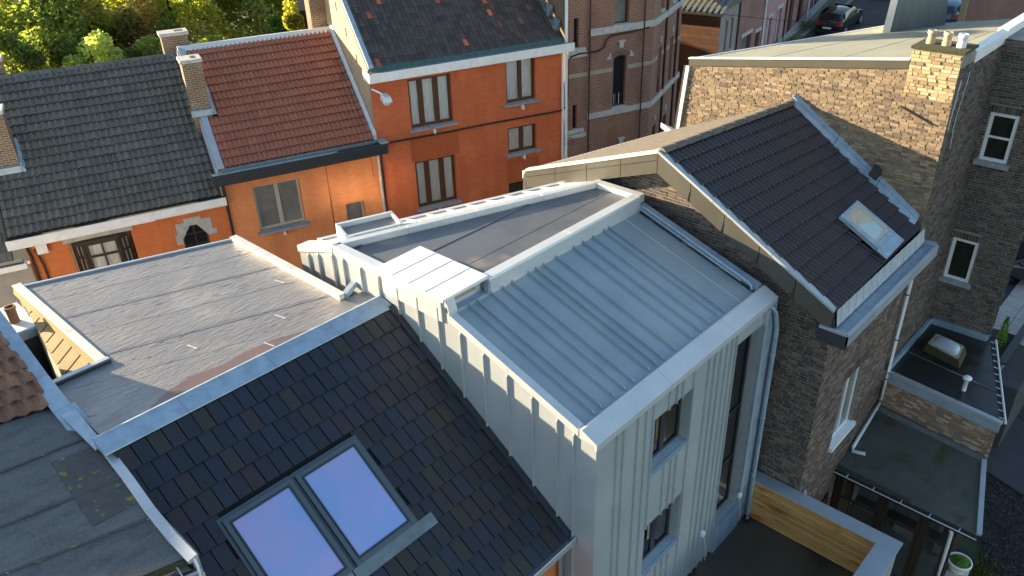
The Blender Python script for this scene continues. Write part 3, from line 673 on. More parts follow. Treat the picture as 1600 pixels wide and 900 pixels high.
# ================================================================== ZINC CLAD HOUSE
h = thing('zinc_clad_house', 'narrow house clad in pale grey standing-seam zinc with a sloping seam roof', 'house', (11.5, 10, 0))
def zpar(y): return 9.45+.335*(y-6.2) if y <= 9.80 else 10.88
YF = 6.2
SY = [6.2, 6.67, 7.04, 7.62, 8.21, 8.80, 9.39, 9.98, 10.56, 11.15, 11.74, 12.32, 12.91, 13.30, 13.85, 14.25, 14.62]
def ztop(y):
    if y <= 9.80: return zpar(y)
    if y <= 13.26: return 10.88
    return 10.88-(y-13.26)*(.45/1.38)
for i in range(len(SY)-1):
    y0, y1 = SY[i]+.003, SY[i+1]-.003; m = MB(); z0 = 0 if i == 0 else 5.5
    ys = [y0]+[q for q in (9.80, 9.801, 13.26) if y0 < q < y1]+[y1]
    m.prism([(XL, y0, z0)]+[(XL, y, ztop(y)-.02) for y in ys]+[(XL, y1, z0)], (.03, 0, 0)); m.build('wall_panel', zinc_wall, h)
for y in SY[1:-1]:
    m = MB(); zt = ztop(y)-.20; z0 = 5.5
    m.prism([(XL-.002, y-.018, z0), (XL-.002, y+.020, z0), (XL-.048, y+.014, z0), (XL-.048, y-.012, z0)], (0, 0, zt-z0))
    m.mesh([(XL-.002, y-.018, zt), (XL-.048, y-.012, zt), (XL-.048, y+.014, zt), (XL-.002, y+.02, zt), (XL-.002, y+.001, zt+.04)], [(0, 1, 4), (1, 2, 4), (2, 3, 4)])
    m.build('standing_seam', zinc_wall, h)
# left parapet caps
def caprun(pts, x0, x1, hgt, name='parapet_cap', lip=.16, mt=zinc_cap):
    for a, b in zip(pts[:-1], pts[1:]):
        m = MB(); ya, za = a; yb, zb = b
        m.hexa([(x0-.012, ya, za-lip), (x1, ya, za-.05), (x1, yb, zb-.05), (x0-.012, yb, zb-lip), (x0-.012, ya, za), (x1, ya, za), (x1, yb, zb), (x0-.012, yb, zb)])
        m.build(name, mt, h, bevel=.006)
caprun([(6.58, zpar(6.58)), (8.2, zpar(8.2)-.001), (9.72, zpar(9.72))], XL, XL+.16, .02)
caprun([(9.66, 10.66), (9.72, 10.9), (11.6, 10.9), (13.26, 10.9)], XL, XL+.2, .02)
caprun([(13.26, 10.9), (14.66, 10.46)], XL-.01, XL+.3, .02)
# right wall and parapet
m = MB(); m.prism([(XR, 6.23, 0), (XR, 6.23, 9.40), (XR, 9.80, 10.6), (XR, 9.801, 10.85), (XR, 10.95, 10.85), (XR, 12.3, 10.42), (XR, 12.3, 0)], (-.03, 0, 0)); m.build('right_wall', zinc_wall, h)
for a, b in (((6.58, 9.62), (8.2, 10.16)), ((8.2, 10.16), (9.75, 10.68))):
    m = MB(); m.hexa([(XR-.20, a[0], a[1]-.10), (XR+.012, a[0], a[1]-.16), (XR+.012, b[0], b[1]-.16), (XR-.20, b[0], b[1]-.10), (XR-.20, a[0], a[1]), (XR+.012, a[0], a[1]), (XR+.012, b[0], b[1]), (XR-.20, b[0], b[1])]); m.build('parapet_cap', zinc_blue, h, bevel=.006)
m = MB(); m.box(XR-.2, XR+.012, 9.75, 10.98, 10.70, 10.9); m.build('parapet_cap', zinc_cap, h, bevel=.006)
part('roof_pipe', zinc_blue, h, 'tube', [(14.47, 9.62, 10.70), (14.45, 8.2, 10.22), (14.43, 6.76, 9.73), (14.42, 6.68, 9.69), (14.42, 6.66, 9.58)], .030, 10)
part('roof_pipe', zinc_blue, h, 'tube', [(14.385, 9.62, 10.655), (14.37, 8.2, 10.175), (14.36, 6.9, 9.74)], .016, 8)
# seam roof: trays and standing seams
RS = [8.50, 8.88, 9.10, 9.49, 9.80, 10.08, 10.57, 10.80, 11.04, 11.45, 12.03, 12.36, 12.70, 13.09, 13.29, 14.42]
def zr(y): return 9.545+.335*(y-6.58)-.045
for i in range(len(RS)-1):
    m = MB(); x0, x1 = RS[i]+.002, RS[i+1]-.002
    m.prism([(x0, 6.52, zr(6.52)), (x1, 6.52, zr(6.52)), (x1, 9.74, zr(9.74)), (x0, 9.74, zr(9.74))][::-1], (0, 0, -.02)); m.build('roof_panel', zinc_roof, h)
for x in RS[1:-1]:
    m = MB(); m.hexa([(x-.017, 6.64, zr(6.64)), (x+.017, 6.64, zr(6.64)), (x+.017, 9.735, zr(9.735)), (x-.017, 9.735, zr(9.735)), (x-.013, 6.70, zr(6.70)+.06), (x+.013, 6.70, zr(6.70)+.06), (x+.013, 9.735, zr(9.735)+.06), (x-.013, 9.735, zr(9.735)+.06)]); m.build('standing_seam', zinc_roof, h)
m = MB(); m.hexa([(13.9, 6.64, zr(6.64)), (13.915, 6.64, zr(6.64)), (13.915, 9.735, zr(9.735)), (13.9, 9.735, zr(9.735)), (13.9, 6.64, zr(6.64)+.008), (13.915, 6.64, zr(6.64)+.008), (13.915, 9.735, zr(9.735)+.008), (13.9, 9.735, zr(9.735)+.008)]); m.build('roof_fold', zinc_cap, h)
# front cap (sloped coping over the eaves) in lengths, with the dark slot behind it
part('eaves_slot', black_metal, h, 'box', 8.40, 14.6, 6.52, 6.60, 9.30, 9.50)
for x0, x1 in ((XL-.015, 10.6), (10.603, 12.9), (12.903, XR+.015)):
    m = MB(); m.prism([(x0, 6.55, 9.40), (x0, 6.55, 9.60), (x0, 6.50, 9.605), (x0, 6.17, 9.45), (x0, 6.17, 9.31), (x0, 6.22, 9.31), (x0, 6.22, 9.40)], (x1-x0, 0, 0)); m.build('eaves_coping', zinc_cap, h, bevel=.006)
# front wall with window openings; seams stop at the openings
HO = [(10.08, 11.42, 7.56, 8.86), (10.05, 11.39, 4.74, 6.13), (13.08, 14.19, 3.75, 8.98)]
Pf = lambda a, b, d: V(a, YF+d, b)
m = MB(); wallgrid(m, Pf, XL+.02, XR-.02, 2.6, 9.33, HO, .26); m.build('front_wall', zinc_wall, h)
FS = [8.92, 9.12, 9.55, 9.82, 10.05, 10.57, 10.82, 11.03, 11.42, 11.96, 12.19, 12.42, 12.66, 12.86, 13.04]
for x in FS:
    segs = [(2.98, 9.30)]
    for a, b, z0, z1 in HO[:2]:
        if a-.02 < x < b-.02: segs = [q for s in segs for q in ((s[0], min(s[1], z0-.05)), (max(s[0], z1), s[1])) if q[1]-q[0] > .05]
    for z0, z1 in segs:
        m = MB(); m.prism([(x-.016, YF+.002, z0), (x+.016, YF+.002, z0), (x+.012, YF-.045, z0), (x-.012, YF-.045, z0)], (0, 0, z1-z0)); m.build('standing_seam', zinc_wall, h)
part('corner_fold', zinc_wall, h, 'box', XL-.005, XL+.04, YF-.006, YF-.001, 0, 9.31)
for (a, b, z0, z1), cm in zip(HO[:2], (curtain_room_glow, curtain)):
    o = window(h, Pf, a+.02, b-.02, z0+.02, z1-.02, .20, anthracite, CLEAR, mull=[((a+b)/2+.02, .14)], fw_=.07, ft=.06)
    ripple_curtain(o, Pf, a+.1, (a+b)/2-.1, z0+.1, z1-.1, .36, cm); ripple_curtain(o, Pf, (a+b)/2+.14, b-.35, z0+.1, z1-.1, .42, cm)
    mm = MB(); pbox(mm, Pf, a, b, z0, z1, .8, .82); mm.build('room', dark_room, o)
    mm = MB(); mm.hexa([Pf(a, z0-.055, -.05), Pf(b, z0-.055, -.05), Pf(b, z0-.02, .2), Pf(a, z0-.02, .2), Pf(a, z0-.02, -.05), Pf(b, z0-.02, -.05), Pf(b, z0+.03, .2), Pf(a, z0+.03, .2)]); mm.build('sill', zinc_blue, o, bevel=.004)
a, b, z0, z1 = HO[2]
o = window(h, Pf, a+.02, b-.02, z0+.02, z1-.02, .20, anthracite, CLEAR, trans=[5.25, 6.75], fw_=.07, ft=.06)
ripple_curtain(o, Pf, a+.1, b-.3, z0+.1, z1-.1, .45, dark_room)
mm = MB(); pbox(mm, Pf, a, b, z0, z1, .9, .92); mm.build('room', pane_grey, o)
part('jamb_panel', zinc_blue, h, 'box', 14.192, 14.20, 6.12, 6.41, 3.6, 9.0)
part('jamb_fin', zinc_wall, h, 'box', 14.205, 14.30, 6.12, 6.195, 2.97, 9.30)
part('threshold', zinc_blue, h, 'box', 13.05, 14.2, 6.10, 6.198, 2.97, 3.74)
part('corner_panel', zinc_blue, h, 'box', 14.31, 14.70, 6.15, 6.197, 2.97, 9.30)
part('rain_pipe', zinc_blue, h, 'tube', [(14.50, 6.17, 9.32), (14.50, 6.08, 9.18), (14.64, 6.08, 8.85), (14.66, 6.06, 8.7), (14.66, 6.06, 3.1), (14.62, 6.0, 2.99)], .055, 12)
for z in (8.0, 6.2, 4.4): part('pipe_clip', zinc, h, 'tube', [(14.66, 6.06, z), (14.66, 6.06, z+.05)], .066, 12)
# upstand between the two roofs, cap
for x0, x1 in ((9.46, 12.0), (12.003, XR-.2)):
    m = MB(); m.prism([(x0, 9.70, 10.52), (x0, 9.70, 10.86), (x0, 9.72, 10.9), (x0, 9.96, 10.9), (x0, 9.98, 10.7), (x0, 9.98, 10.52)], (x1-x0, 0, 0)); m.build('upstand_cap', zinc_cap, h, bevel=.006)
m = MB(); m.prism([(8.5, 9.70, 10.52), (8.5, 9.70, 10.62), (8.5, 9.98, 10.64), (8.5, 9.98, 10.52)], (.96, 0, 0)); m.build('upstand_base', zinc_blue, h)
part('vent_stub', zinc_blue, h, 'box', 9.38, 9.455, 9.66, 9.78, 10.6, 10.80, bevel=.008)
# flat membrane roof: sheets parallel to X
def yb_(x): return 13.24-.3633*(x-8.35)
YS_ = [9.98, 10.57, 11.58, 12.97, 13.6]
for i in range(4):
    y0, y1 = YS_[i], YS_[i+1]
    poly = [(XL+.16, y0), (XR-.18, y0), (XR-.18, y1+.05), (XL+.16, y1+.05)]
    poly = clip(poly, (ND.x, ND.y), V(8.35, 13.20, 0).dot(ND))
    if len(poly) > 2:
        m = MB(); m.prism([(x, y, 10.74+.008*(3-i)) for x, y in poly], (0, 0, .01)); m.build('roof_membrane', membrane, h)
for y in YS_[1:4]:
    xe = min(14.5, 8.35+(13.20-y)/.3633)
    m = MB(); m.bar((8.52, y+.06, 10.775), (xe-.05, y+.05, 10.775), .05, .008); m.build('weld_strip', membrane, h)
# back (street) cap and the short lit slope towards the street
SE = 6.76
for k in range(4):
    a, b = V(8.35, 13.24, 0)+SD*(SE*k/4+.002), V(8.35, 13.24, 0)+SD*(SE*(k+1)/4-.002)
    m = MB(); m.prism([a+V(0, 0, 10.70), a+V(0, 0, 10.9), a+ND*.17+V(0, 0, 10.9), a+ND*.17+V(0, 0, 10.70)], b-a); m.build('parapet_cap', zinc_cap, h, bevel=.006)
n = 13
for k in range(n):
    a, b = V(8.35, 13.24, 0)+ND*.17+SD*(SE*k/n+.002), V(8.35, 13.24, 0)+ND*.17+SD*(SE*(k+1)/n-.002)
    m = MB(); m.face([a+V(0, 0, 10.86), b+V(0, 0, 10.86), b+ND*1.12+V(0, 0, 10.45), a+ND*1.12+V(0, 0, 10.45)]); m.face([a+ND*1.12+V(0, 0, 10.45), b+ND*1.12+V(0, 0, 10.45), b+ND*1.12+V(0, 0, 6), a+ND*1.12+V(0, 0, 6)]); m.build('street_panel', zinc_wall, h)
    m = MB(); a += V(0, 0, 10.89); m.bar(a, a+ND*1.14-V(0, 0, .41), .02, .03); m.bar(a+ND*1.14-V(0, 0, .41), a+ND*1.14-V(0, 0, 3.0), .06, .02, up=SD); m.build('standing_seam', zinc_cap, h)
a, b = V(8.35, 13.24, 10.47)+ND*1.29, V(8.35, 13.24, 10.47)+ND*1.29+SD*SE
m = MB(); m.bar(a-SD*.03, b, .12, .08); m.build('street_gutter', zinc_cap, h, bevel=.006)
for a0, a1 in ((.10, .52), (.66, 1.06), (3.4, 4.1)): window(h, lambda a, b, d: V(8.35, 13.24, b)+ND*(1.31-d)+SD*a, a0, a1, 9.35, 10.38, .02, white_pvc, mirror_pane, fw_=.04, ft=.03)
# little box dormer on the street slope
d0 = V(8.77, 13.36, 0); d = None
def db(s0, s1, n0, n1, z0, z1, nm, mt, par): 
    m = MB(); q = [d0+SD*s+ND*n for s, n in ((s0, n0), (s1, n0), (s1, n1), (s0, n1))]; m.hexa([p+V(0, 0, z0) for p in q]+[p+V(0, 0, z1) for p in q]); return m.build(nm, mt, par, bevel=.004)
d = db(.02, 1.31, .02, .73, 10.3, 10.80, 'dormer', zinc_cap, h)
db(0, 1.33, 0, .07, 10.4, 10.905, 'dormer_coping', zinc_cap, d); db(0, 1.33, .68, .76, 10.4, 10.92, 'dormer_coping', zinc_cap, d)
db(0, .07, .072, .678, 10.4, 10.91, 'dormer_coping', zinc_cap, d); db(1.26, 1.33, .072, .678, 10.4, 10.91, 'dormer_coping', zinc_cap, d)
db(.07, 1.26, .07, .68, 10.80, 10.815, 'dormer_felt', membrane, d)
# chimney box with its folded zinc lid
c = part('chimney', zinc_cap, h, 'box', XL-.04, 9.36, 9.86, 11.6, 10.4, 10.90)
bk = brickmat('chimney_patch', (.45, .22, .16), (.40, .36, .32), (.45, .42, .38), bw=.14, bh=.07)
part('brick_patch', bk, c, 'box', 8.62, 9.22, 9.852, 9.859, 10.72, 10.88)
for k in range(4):
    y0, y1 = 9.72+k*.4925+.003, 9.72+(k+1)*.4925-.003
    m = MB(); m.hexa([(XL-.10, y0, 10.90), (9.44, y0, 10.90), (9.44, y1, 10.90), (XL-.10, y1, 10.90), (XL-.10, y0, 10.955), (9.44, y0, 10.975), (9.44, y1, 10.975), (XL-.10, y1, 10.955)]); m.build('lid_panel', zinc_lid, c)
for k in range(1, 4):
    y = 9.72+k*.4925; m = MB(); m.bar((XL-.1, y, 10.957), (9.44, y, 10.977), .014, .008); m.build('lid_seam', zinc_cap, c)
m = MB(); m.prism([(9.36, 9.86, 10.75), (9.36, 11.6, 10.75), (9.36, 11.6, 10.88), (9.36, 9.86, 10.88)], (.008, 0, 0)); m.build('chimney_side', zinc, c)

# ================================================================== TERRACE
m = MB(); m.box(8.4, 14.73, 2.6, 6.2, 2.80, 2.955); struct('terrace_floor', m, terrace_mat)
t = thing('terrace_wall', 'low terrace wall with orange timber boards inside and a wide grey zinc coping', 'wall', (14.8, 4.4, 2.8))
part('core', zinc_wall, t, 'box', 14.75, 15.03, 2.62, 6.18, 0, 4.17)
part('core', zinc_wall, t, 'box', 9.0, 14.75, 2.63, 2.98, 0, 4.17)
n = 13
for k in range(n):
    z0 = 2.97+k*(1.20/n); part('board', wood_boards, t, 'box', 14.715+random.uniform(0, .006), 14.749, 3.0+.12*random.random()*0, 6.18, z0+.008, z0+1.20/n-.008)
for x0 in (9.0, 12.0):
    for k in range(n): z0 = 2.97+k*(1.2/n); part('board', wood_boards, t, 'box', x0, x0+2.99 if x0 < 12 else 14.71, 2.982, 3.01, z0+.004, z0+1.2/n-.004)
for y0, y1 in ((2.58, 4.9), (4.903, 6.18)): part('coping', zinc, t, 'box', 14.69, 15.09, y0 if y0 > 3 else 2.56, y1, 4.17, 4.205, bevel=.006)
part('coping', zinc, t, 'box', 9.0, 14.687, 2.56, 3.03, 4.17, 4.205, bevel=.006)
part('coping_clip', zinc_cap, t, 'prism', [(15.09, 4.93, 4.2), (15.09, 4.86, 4.2), (15.0, 4.86, 4.34), (15.05, 4.9, 4.36)], (.03, 0, 0))
for k in range(9): part('standing_seam', zinc_wall, t, 'box', 15.03, 15.06, 2.7+k*.4, 2.72+k*.4, 0, 4.165)
for (x, z), lb in (((12.46, 4.03), 'small white wall light with a dangling wire on the pale zinc front'), ((14.08, 4.07), 'small white wall light beside the tall window and zinc rain pipe')):
    o = thing('wall_light', lb, 'wall light', (x, 6.1, z))
    part('housing', white_pvc, o, 'box', x-.05, x+.05, 6.09 if x < 13 else 6.05, 6.165 if x < 13 else 6.12, z, z+.14, bevel=.008)
    part('lens', white_paint, o, 'box', x-.04, x+.04, 6.075 if x < 13 else 6.035, 6.09 if x < 13 else 6.05, z+.01, z+.11)
    part('wire', white_pvc, o, 'tube', [(x, 6.1, z), (x+.03, 6.05, z-.2), (x+.06, 6.02, z-.5), (x+.02, 6.0, z-.75)], .005, 5)
# ================================================================== BROWN TILED HOUSE
h = thing('brown_tiled_house', 'brick house with dark brown rolled tiles, metal verge boards and zinc box gutter', 'house', (17.5, 7.5, 0))
A, B, C_, D_ = V(14.92, 9.5, 11.90), V(20.02, 8.78, 11.92), V(20.02, 5.08, 9.46), V(14.92, 5.0, 9.45)
brown_meshes = [rolled_tile_mesh('roof_tile', tile_brown, rolls=2, amp=.05, thick=.045, lift=.065, n=5, lip=mat('tile_lip', (.17, .16, .115), (.09, .086, .065), nscale=12, rough=.9))]
def brown_plane(x, y):
    n = (B-A).cross(D_-A); return A.z-(n.x*(x-A.x)+n.y*(y-A.y))/n.z
BW = (17.5, 18.42, 5.22, 6.2)
tile_roof(h, brown_meshes, A, B, C_, D_, 17, 13, jitter=.003, skip=lambda c, u, v: BW[0]+.03 < c.x < BW[1]-.03 and BW[2]+.1 < c.y < BW[3]-.1)
m = MB(); k = V(0, 0, -.05); m.face([A+k, B+k, C_+k, D_+k]); m.build('roof_deck', slate_deck, h)
# ridge tiles
n = 12
for i in range(n):
    a = A.lerp(B, i/n); b = A.lerp(B, (i+1)/n+.02); d = (b-a).normalized(); y = V(0, 0, 1).cross(d).normalized(); m = MB(); vv = []; q = 8
    for p, r in ((a, .135), (b, .115)):
        for j in range(q+1):
            an = math.pi*j/q; vv.append(p+y*math.cos(an)*r+V(0, 0, math.sin(an)*r*.75+.03))
    m.mesh(vv, [(j, j+1, q+2+j, q+1+j) for j in range(q)], smooth=True); m.face([vv[j] for j in range(q+1)]); m.build('ridge_tile', tile_ridge, h)
# street slope, only seen edge-on
E1_, E2_ = V(14.92, 13.55, 10.45), V(20.02, 12.3, 10.45)
m = MB(); rows = 14
for i in range(rows):
    for kx in range(34):
        u0, u1 = kx/34, (kx+.9)/34; f0, f1 = i/rows, (i+1)/rows
        a = A.lerp(E1_, f0); b = B.lerp(E2_, f0); c = A.lerp(E1_, f1); d = B.lerp(E2_, f1); um = (u0+u1)/2; L = V(0, 0, .03); 
        m.mesh([a.lerp(b, u0), a.lerp(b, u1), c.lerp(d, u1)+L, c.lerp(d, u0)+L, a.lerp(b, um)+L*1.2, c.lerp(d, um)+L*2.2], [(0, 4, 5, 3), (4, 1, 2, 5), (3, 5, 2)], smooth=False)
m.build('street_slope_tiles', tile_ridge, h, kind='stuff')
# verge boards on the gable: panels with clips, zinc trim along the tile edge
XG = 14.84
for (p, q, cnt) in ((V(0, 9.52, 11.93), V(0, 4.98, 9.47), 5), (V(0, 9.52, 11.93), V(0, 13.62, 10.47), 4)):
    for i in range(cnt):
        a, b = p.lerp(q, i/cnt+.002), p.lerp(q, (i+1)/cnt-.002); m = MB(); dz = V(0, 0, -.50)
        m.prism([V(XG, a.y, a.z), V(XG, b.y, b.z), V(XG, b.y, b.z)+dz, V(XG, a.y, a.z)+dz], (.03, 0, 0)); o = m.build('verge_board', olive_fascia, h)
        if q.y < p.y and i:
            g = a; m = MB(); m.bar(V(XG-.004, g.y+.02, g.z-.24), V(XG-.004, g.y+.06, g.z-.46), .022, .012, up=(1, 0, 0)); m.tube([V(XG-.006, g.y-.10, g.z-.10), V(XG-.006, g.y-.16, g.z-.13), V(XG-.006, g.y-.2, g.z-.11)], .010, 5); m.build('board_clip', black_metal, o)
    L = 3
    for i in range(L):
        a, b = p.lerp(q, i/L+.001), p.lerp(q, (i+1)/L-.001); m = MB(); up = V(0, 0, .05)
        m.hexa([V(XG-.015, a.y, a.z-.02), V(XG+.15, a.y, a.z-.02), V(XG+.15, b.y, b.z-.02), V(XG-.015, b.y, b.z-.02), V(XG-.015, a.y, a.z)+up, V(XG+.15, a.y, a.z)+up, V(XG+.15, b.y, b.z)+up, V(XG-.015, b.y, b.z)+up]); m.build('verge_trim', zinc if q.y < p.y else cream_cap, h, bevel=.004)
    if q.y > p.y:
        m = MB(); m.hexa([V(XG-.004, a.y, 0), V(XG-.004, a.y, 0), V(XG-.004, a.y, 0), V(XG-.004, a.y, 0)]+[V(XG, a.y, .01)]*4) if False else None
        m = MB(); a0 = p.lerp(q, .0); b0 = p.lerp(q, 1); m.prism([V(XG-.006, a0.y+.04, a0.z-.19), V(XG-.006, b0.y, b0.z-.17), V(XG-.006, b0.y, b0.z-.185), V(XG-.006, a0.y+.04, a0.z-.205)], (.005, 0, 0)); m.build('board_joint', black_metal, h)
part('eaves_return', olive_fascia, h, 'prism', [V(XG, 13.62, 10.47), V(XG, 13.72, 10.30), V(XG, 13.74, 9.85), V(XG, 13.62, 9.95)], (.25, 0, 0))
part('street_gutter', cream_cap, h, 'hexa', [fw(*q) for q in []] or [V(14.84, 13.62, 10.2), V(20.0, 12.36, 10.2), V(20.04, 12.5, 10.2), V(14.88, 13.78, 10.2), V(14.84, 13.62, 10.42), V(20.0, 12.36, 10.42), V(20.04, 12.5, 10.42), V(14.88, 13.78, 10.42)])
# gable wall, rear wall in real bricks
YR = 5.05
def gable_top(y): return (11.93-(9.52-y)*.5419 if y < 9.52 else 11.93-(y-9.52)*.356)-.25
GW = MB(); GW.prism([V(15.13, YR, 0), V(15.13, YR, gable_top(YR)), V(15.13, 9.52, 11.65), V(15.13, 13.5, gable_top(13.5)), V(15.13, 13.5, 0)], (.2, 0, 0)); gw = GW.build('gable_wall', mortar_old, h)
brick_wall(gw, lambda a, b, d: V(15.13+d, a, b), YR, 13.4, 3.0, 11.8, lambda a, b: b < gable_top(a)-.02 and (a < 6.6 or b > zpar(a)-1.4), PAL_GABLE, 'gable', 300)
part('attic_light_block', slate_deck, h, 'prism', [V(15.4, 5.6, 5), V(15.4, 5.6, 9.3), V(15.4, 9.4, 11.4), V(15.4, 12.6, 10.2), V(15.4, 12.6, 5)], (4.5, -.3, 0))  # unseen block, added to stop sunlight leaking through the hollow house
RW = MB(); WH = [(16.70, 18.0, 4.55, 6.57)]
wallgrid(RW, lambda a, b, d: V(a, YR+.001+d, b), 15.33, 20.1, 0, 9.3, WH, .16); rw = RW.build('rear_wall', mortar_old, h)
brick_wall(rw, lambda a, b, d: V(a, YR+.001+d, b), 15.13, 20.1, 1.5, 9.2, lambda a, b: True, PAL_REAR, 'rear', 300, holes=[(WH[0][0], WH[0][1], WH[0][2]-.14, WH[0][3]+.24)])
Pr = lambda a, b, d: V(a, YR+d, b)
window(h, Pr, 16.72, 17.98, 4.57, 6.55, .10, white_pvc, pane_grey, mull=[17.35], fw_=.07, sill=(.10, .14, .10, .1), sillmat=white_paint)
m = MB()
for k in range(16): pbox(m, Pr, 16.60+k*.094, 16.60+k*.094+.07, 6.58, 6.80, -.02, .02, brick_tints(PAL_GREY))
m.build('lintel_bricks', brick_geo, rw)
# box gutter at the rear eaves
m = MB(); nn = 26
for i in range(nn):
    x0, x1 = 14.95+i*(5.1/nn), 14.95+(i+1)*(5.1/nn); b = .004 if i % 2 else 0
    m.face([(x0, 4.96-b, 9.47), (x1, 4.96-b, 9.47), (x1, 4.90-b, 9.08), (x0, 4.90-b, 9.08)])
m.build('eaves_apron', zinc_old, h)
part('gutter_bed', zinc_blue, h, 'box', 14.86, 20.1, 4.62, 4.93, 9.02, 9.04)
for x0, x1 in ((14.82, 17.4), (17.403, 20.13)): part('gutter_front', zinc, h, 'prism', [(x0, 4.56, 8.80), (x0, 4.56, 9.08), (x0, 4.63, 9.10), (x0, 4.63, 8.80)], (x1-x0, 0, 0), bevel=.006)
part('gutter_end', zinc, h, 'box', 20.06, 20.16, 4.62, 4.98, 9.0, 9.14)
part('gutter_rim', zinc, h, 'box', 14.80, 14.86, 4.60, 5.22, 9.02, 9.08)
part('gutter_cheek', dark_fascia, h, 'box', 14.82, 14.85, 4.58, 5.24, 8.68, 9.02)
part('eaves_cheek', dark_fascia, h, 'prism', [V(14.87, 5.0, 9.45), V(14.87, 5.7, 9.8), V(14.87, 5.3, 9.0), V(14.87, 4.92, 9.06)], (.03, 0, 0))
part('soffit', dark_fascia, h, 'box', 14.9, 20.1, 4.64, 5.04, 8.72, 8.80)
m = MB(); m.tube([(19.93, 4.72, 8.9), (19.93, 4.88, 8.5), (19.95, 4.95, 8.2), (19.93, 4.95, 4.22), (19.85, 4.95, 4.1), (18.35, 4.95, 3.5), (18.22, 4.90, 3.45), (18.32, 4.60, 3.47)], .052, 10); m.build('rain_pipe', white_pvc, h)
for z in (7.6, 6.2, 4.9): part('pipe_clip', black_metal, h, 'tube', [(19.94, 4.95, z), (19.94, 4.95, z+.03)], .060, 10)
# zinc flashing where the roof meets the taller wall
a, b = V(20.0, 8.80, 12.0), V(20.0, 5.15, 9.55)
for (t0, t1, w, up) in ((0, .36, .17, .10), (.362, .70, .19, .11), (.70, 1.0, .21, .12)):
    p, q = a.lerp(b, t0), a.lerp(b, t1-.003); m = MB()
    m.hexa([p+V(-w, 0, 0), p+V(.1, 0, up-.02), q+V(.1, 0, up-.02), q+V(-w, 0, 0), p+V(-w, 0, .03), p+V(.1, 0, up+.1), q+V(.1, 0, up+.1), q+V(-w, 0, .03)]); m.build('wall_flashing', zinc_blue, h, bevel=.006)
    m = MB(); m.bar(p+V(-.04, 0, .12), q+V(-.04, 0, .12), .03, .04); m.build('flashing_rib', zinc_blue, h)
part('flashing_patch', black_metal, h, 'hexa', [V(19.62, 6.22, brown_plane(19.62, 6.22)+.05), V(19.95, 6.22, brown_plane(19.95, 6.22)+.1), V(19.95, 6.42, brown_plane(19.95, 6.42)+.1), V(19.62, 6.42, brown_plane(19.62, 6.42)+.05), V(19.62, 6.22, brown_plane(19.62, 6.22)+.09), V(19.95, 6.22, brown_plane(19.95, 6.22)+.22), V(19.95, 6.42, brown_plane(19.95, 6.42)+.22), V(19.62, 6.42, brown_plane(19.62, 6.42)+.09)])
# small roof window
def bq(x, y, up): 
    n = (D_-A).cross(B-A).normalized(); n = n if n.z > 0 else -n; return V(x, y, brown_plane(x, y))+n*up
def bb(m, x0, x1, y0, y1, u0, u1): m.hexa([bq(x0, y0, u0), bq(x1, y0, u0), bq(x1, y1, u0), bq(x0, y1, u0), bq(x0, y0, u1), bq(x1, y0, u1), bq(x1, y1, u1), bq(x0, y1, u1)])
x0, x1, y0, y1 = BW; m = MB(); w = .10
bb(m, x0, x0+w, y0, y1, -.02, .095); bb(m, x1-w, x1, y0, y1, -.02, .095); bb(m, x0+w, x1-w, y0, y0+w, -.02, .095); bb(m, x0+w, x1-w, y1-w, y1, -.02, .095)
o = m.build('roof_window', zinc_blue, h, bevel=.01)
m = MB(); w2 = .16; bb(m, x0+w, x0+w2, y0+w, y1-w, 0, .085); bb(m, x1-w2, x1-w, y0+w, y1-w, 0, .085); bb(m, x0+w2, x1-w2, y0+w, y0+w2, 0, .085); bb(m, x0+w2, x1-w2, y1-w2, y1-w, 0, .085); m.build('sash', pvc_beige, o)
m = MB(); m.face([bq(x0+w2, y0+w2, .07), bq(x1-w2, y0+w2, .07), bq(x1-w2, y1-w2, .07), bq(x0+w2, y1-w2, .07)]); m.build('pane', pane_pale, o)
m = MB(); bb(m, x0-.05, x1+.05, y0-.26, y0-.004, .03, .05); m.build('lead_apron', zinc_blue, o)

# ================================================================== TALL BRICK BUILDING ON THE RIGHT
h = thing('brick_corner_building', 'tall old tan brick building with pale flat roof and three-pot chimney', 'building', (23.5, 7.5, 0))
XP = 20.10
def ptop(y): return 12.60+(12.02-y)*.1436-.20
W_ = MB(); W_.prism([V(XP, YR, 0), V(XP, YR, 13.3), V(XP, 6.16, 13.3), V(XP, 6.17, ptop(6.17)), V(XP, 12.02, ptop(12.02)), V(XP, 12.3, 9.5), V(XP, 12.3, 0)], (.3, 0, 0)); pw = W_.build('party_wall', mortar_tan, h)
def brz(y): return 11.96-(8.78-y)*.69 if y < 8.78 else 11.96-(y-8.78)*.40
brick_wall(pw, lambda a, b, d: V(XP+d, a, b), YR, 12.2, 8.8, 13.6, lambda a, b: b < ptop(a)-.03 and b > brz(a)-.25 and b < 13.25 and a < 12.02+(ptop(12.02)-b)*.1, PAL_TAN, 'party', 300, rough=.02)
m = MB(); m.prism([V(XP-.03, 6.17, ptop(6.17)), V(XP-.03, 12.05, ptop(12.05)), V(XP-.03, 12.05, ptop(12.05)+.2), V(XP-.03, 6.17, ptop(6.17)+.2)], (.05, 0, 0)); m.build('roof_fascia', olive_fascia, h)
m = MB(); m.prism([V(XP-.05, 6.17, ptop(6.17)+.2), V(XP-.05, 12.07, ptop(12.07)+.2), V(XP-.05, 12.07, ptop(12.07)+.235), V(XP-.05, 6.17, ptop(6.17)+.235)], (.12, 0, 0)); m.build('roof_trim', white_paint, h)
m = MB(); m.bar(V(XP-.03, 12.06, ptop(12.05)), V(XP-.03, 12.32, 9.6), .10, .08, up=(1, 0, 0)); m.build('corner_trim', white_paint, h)
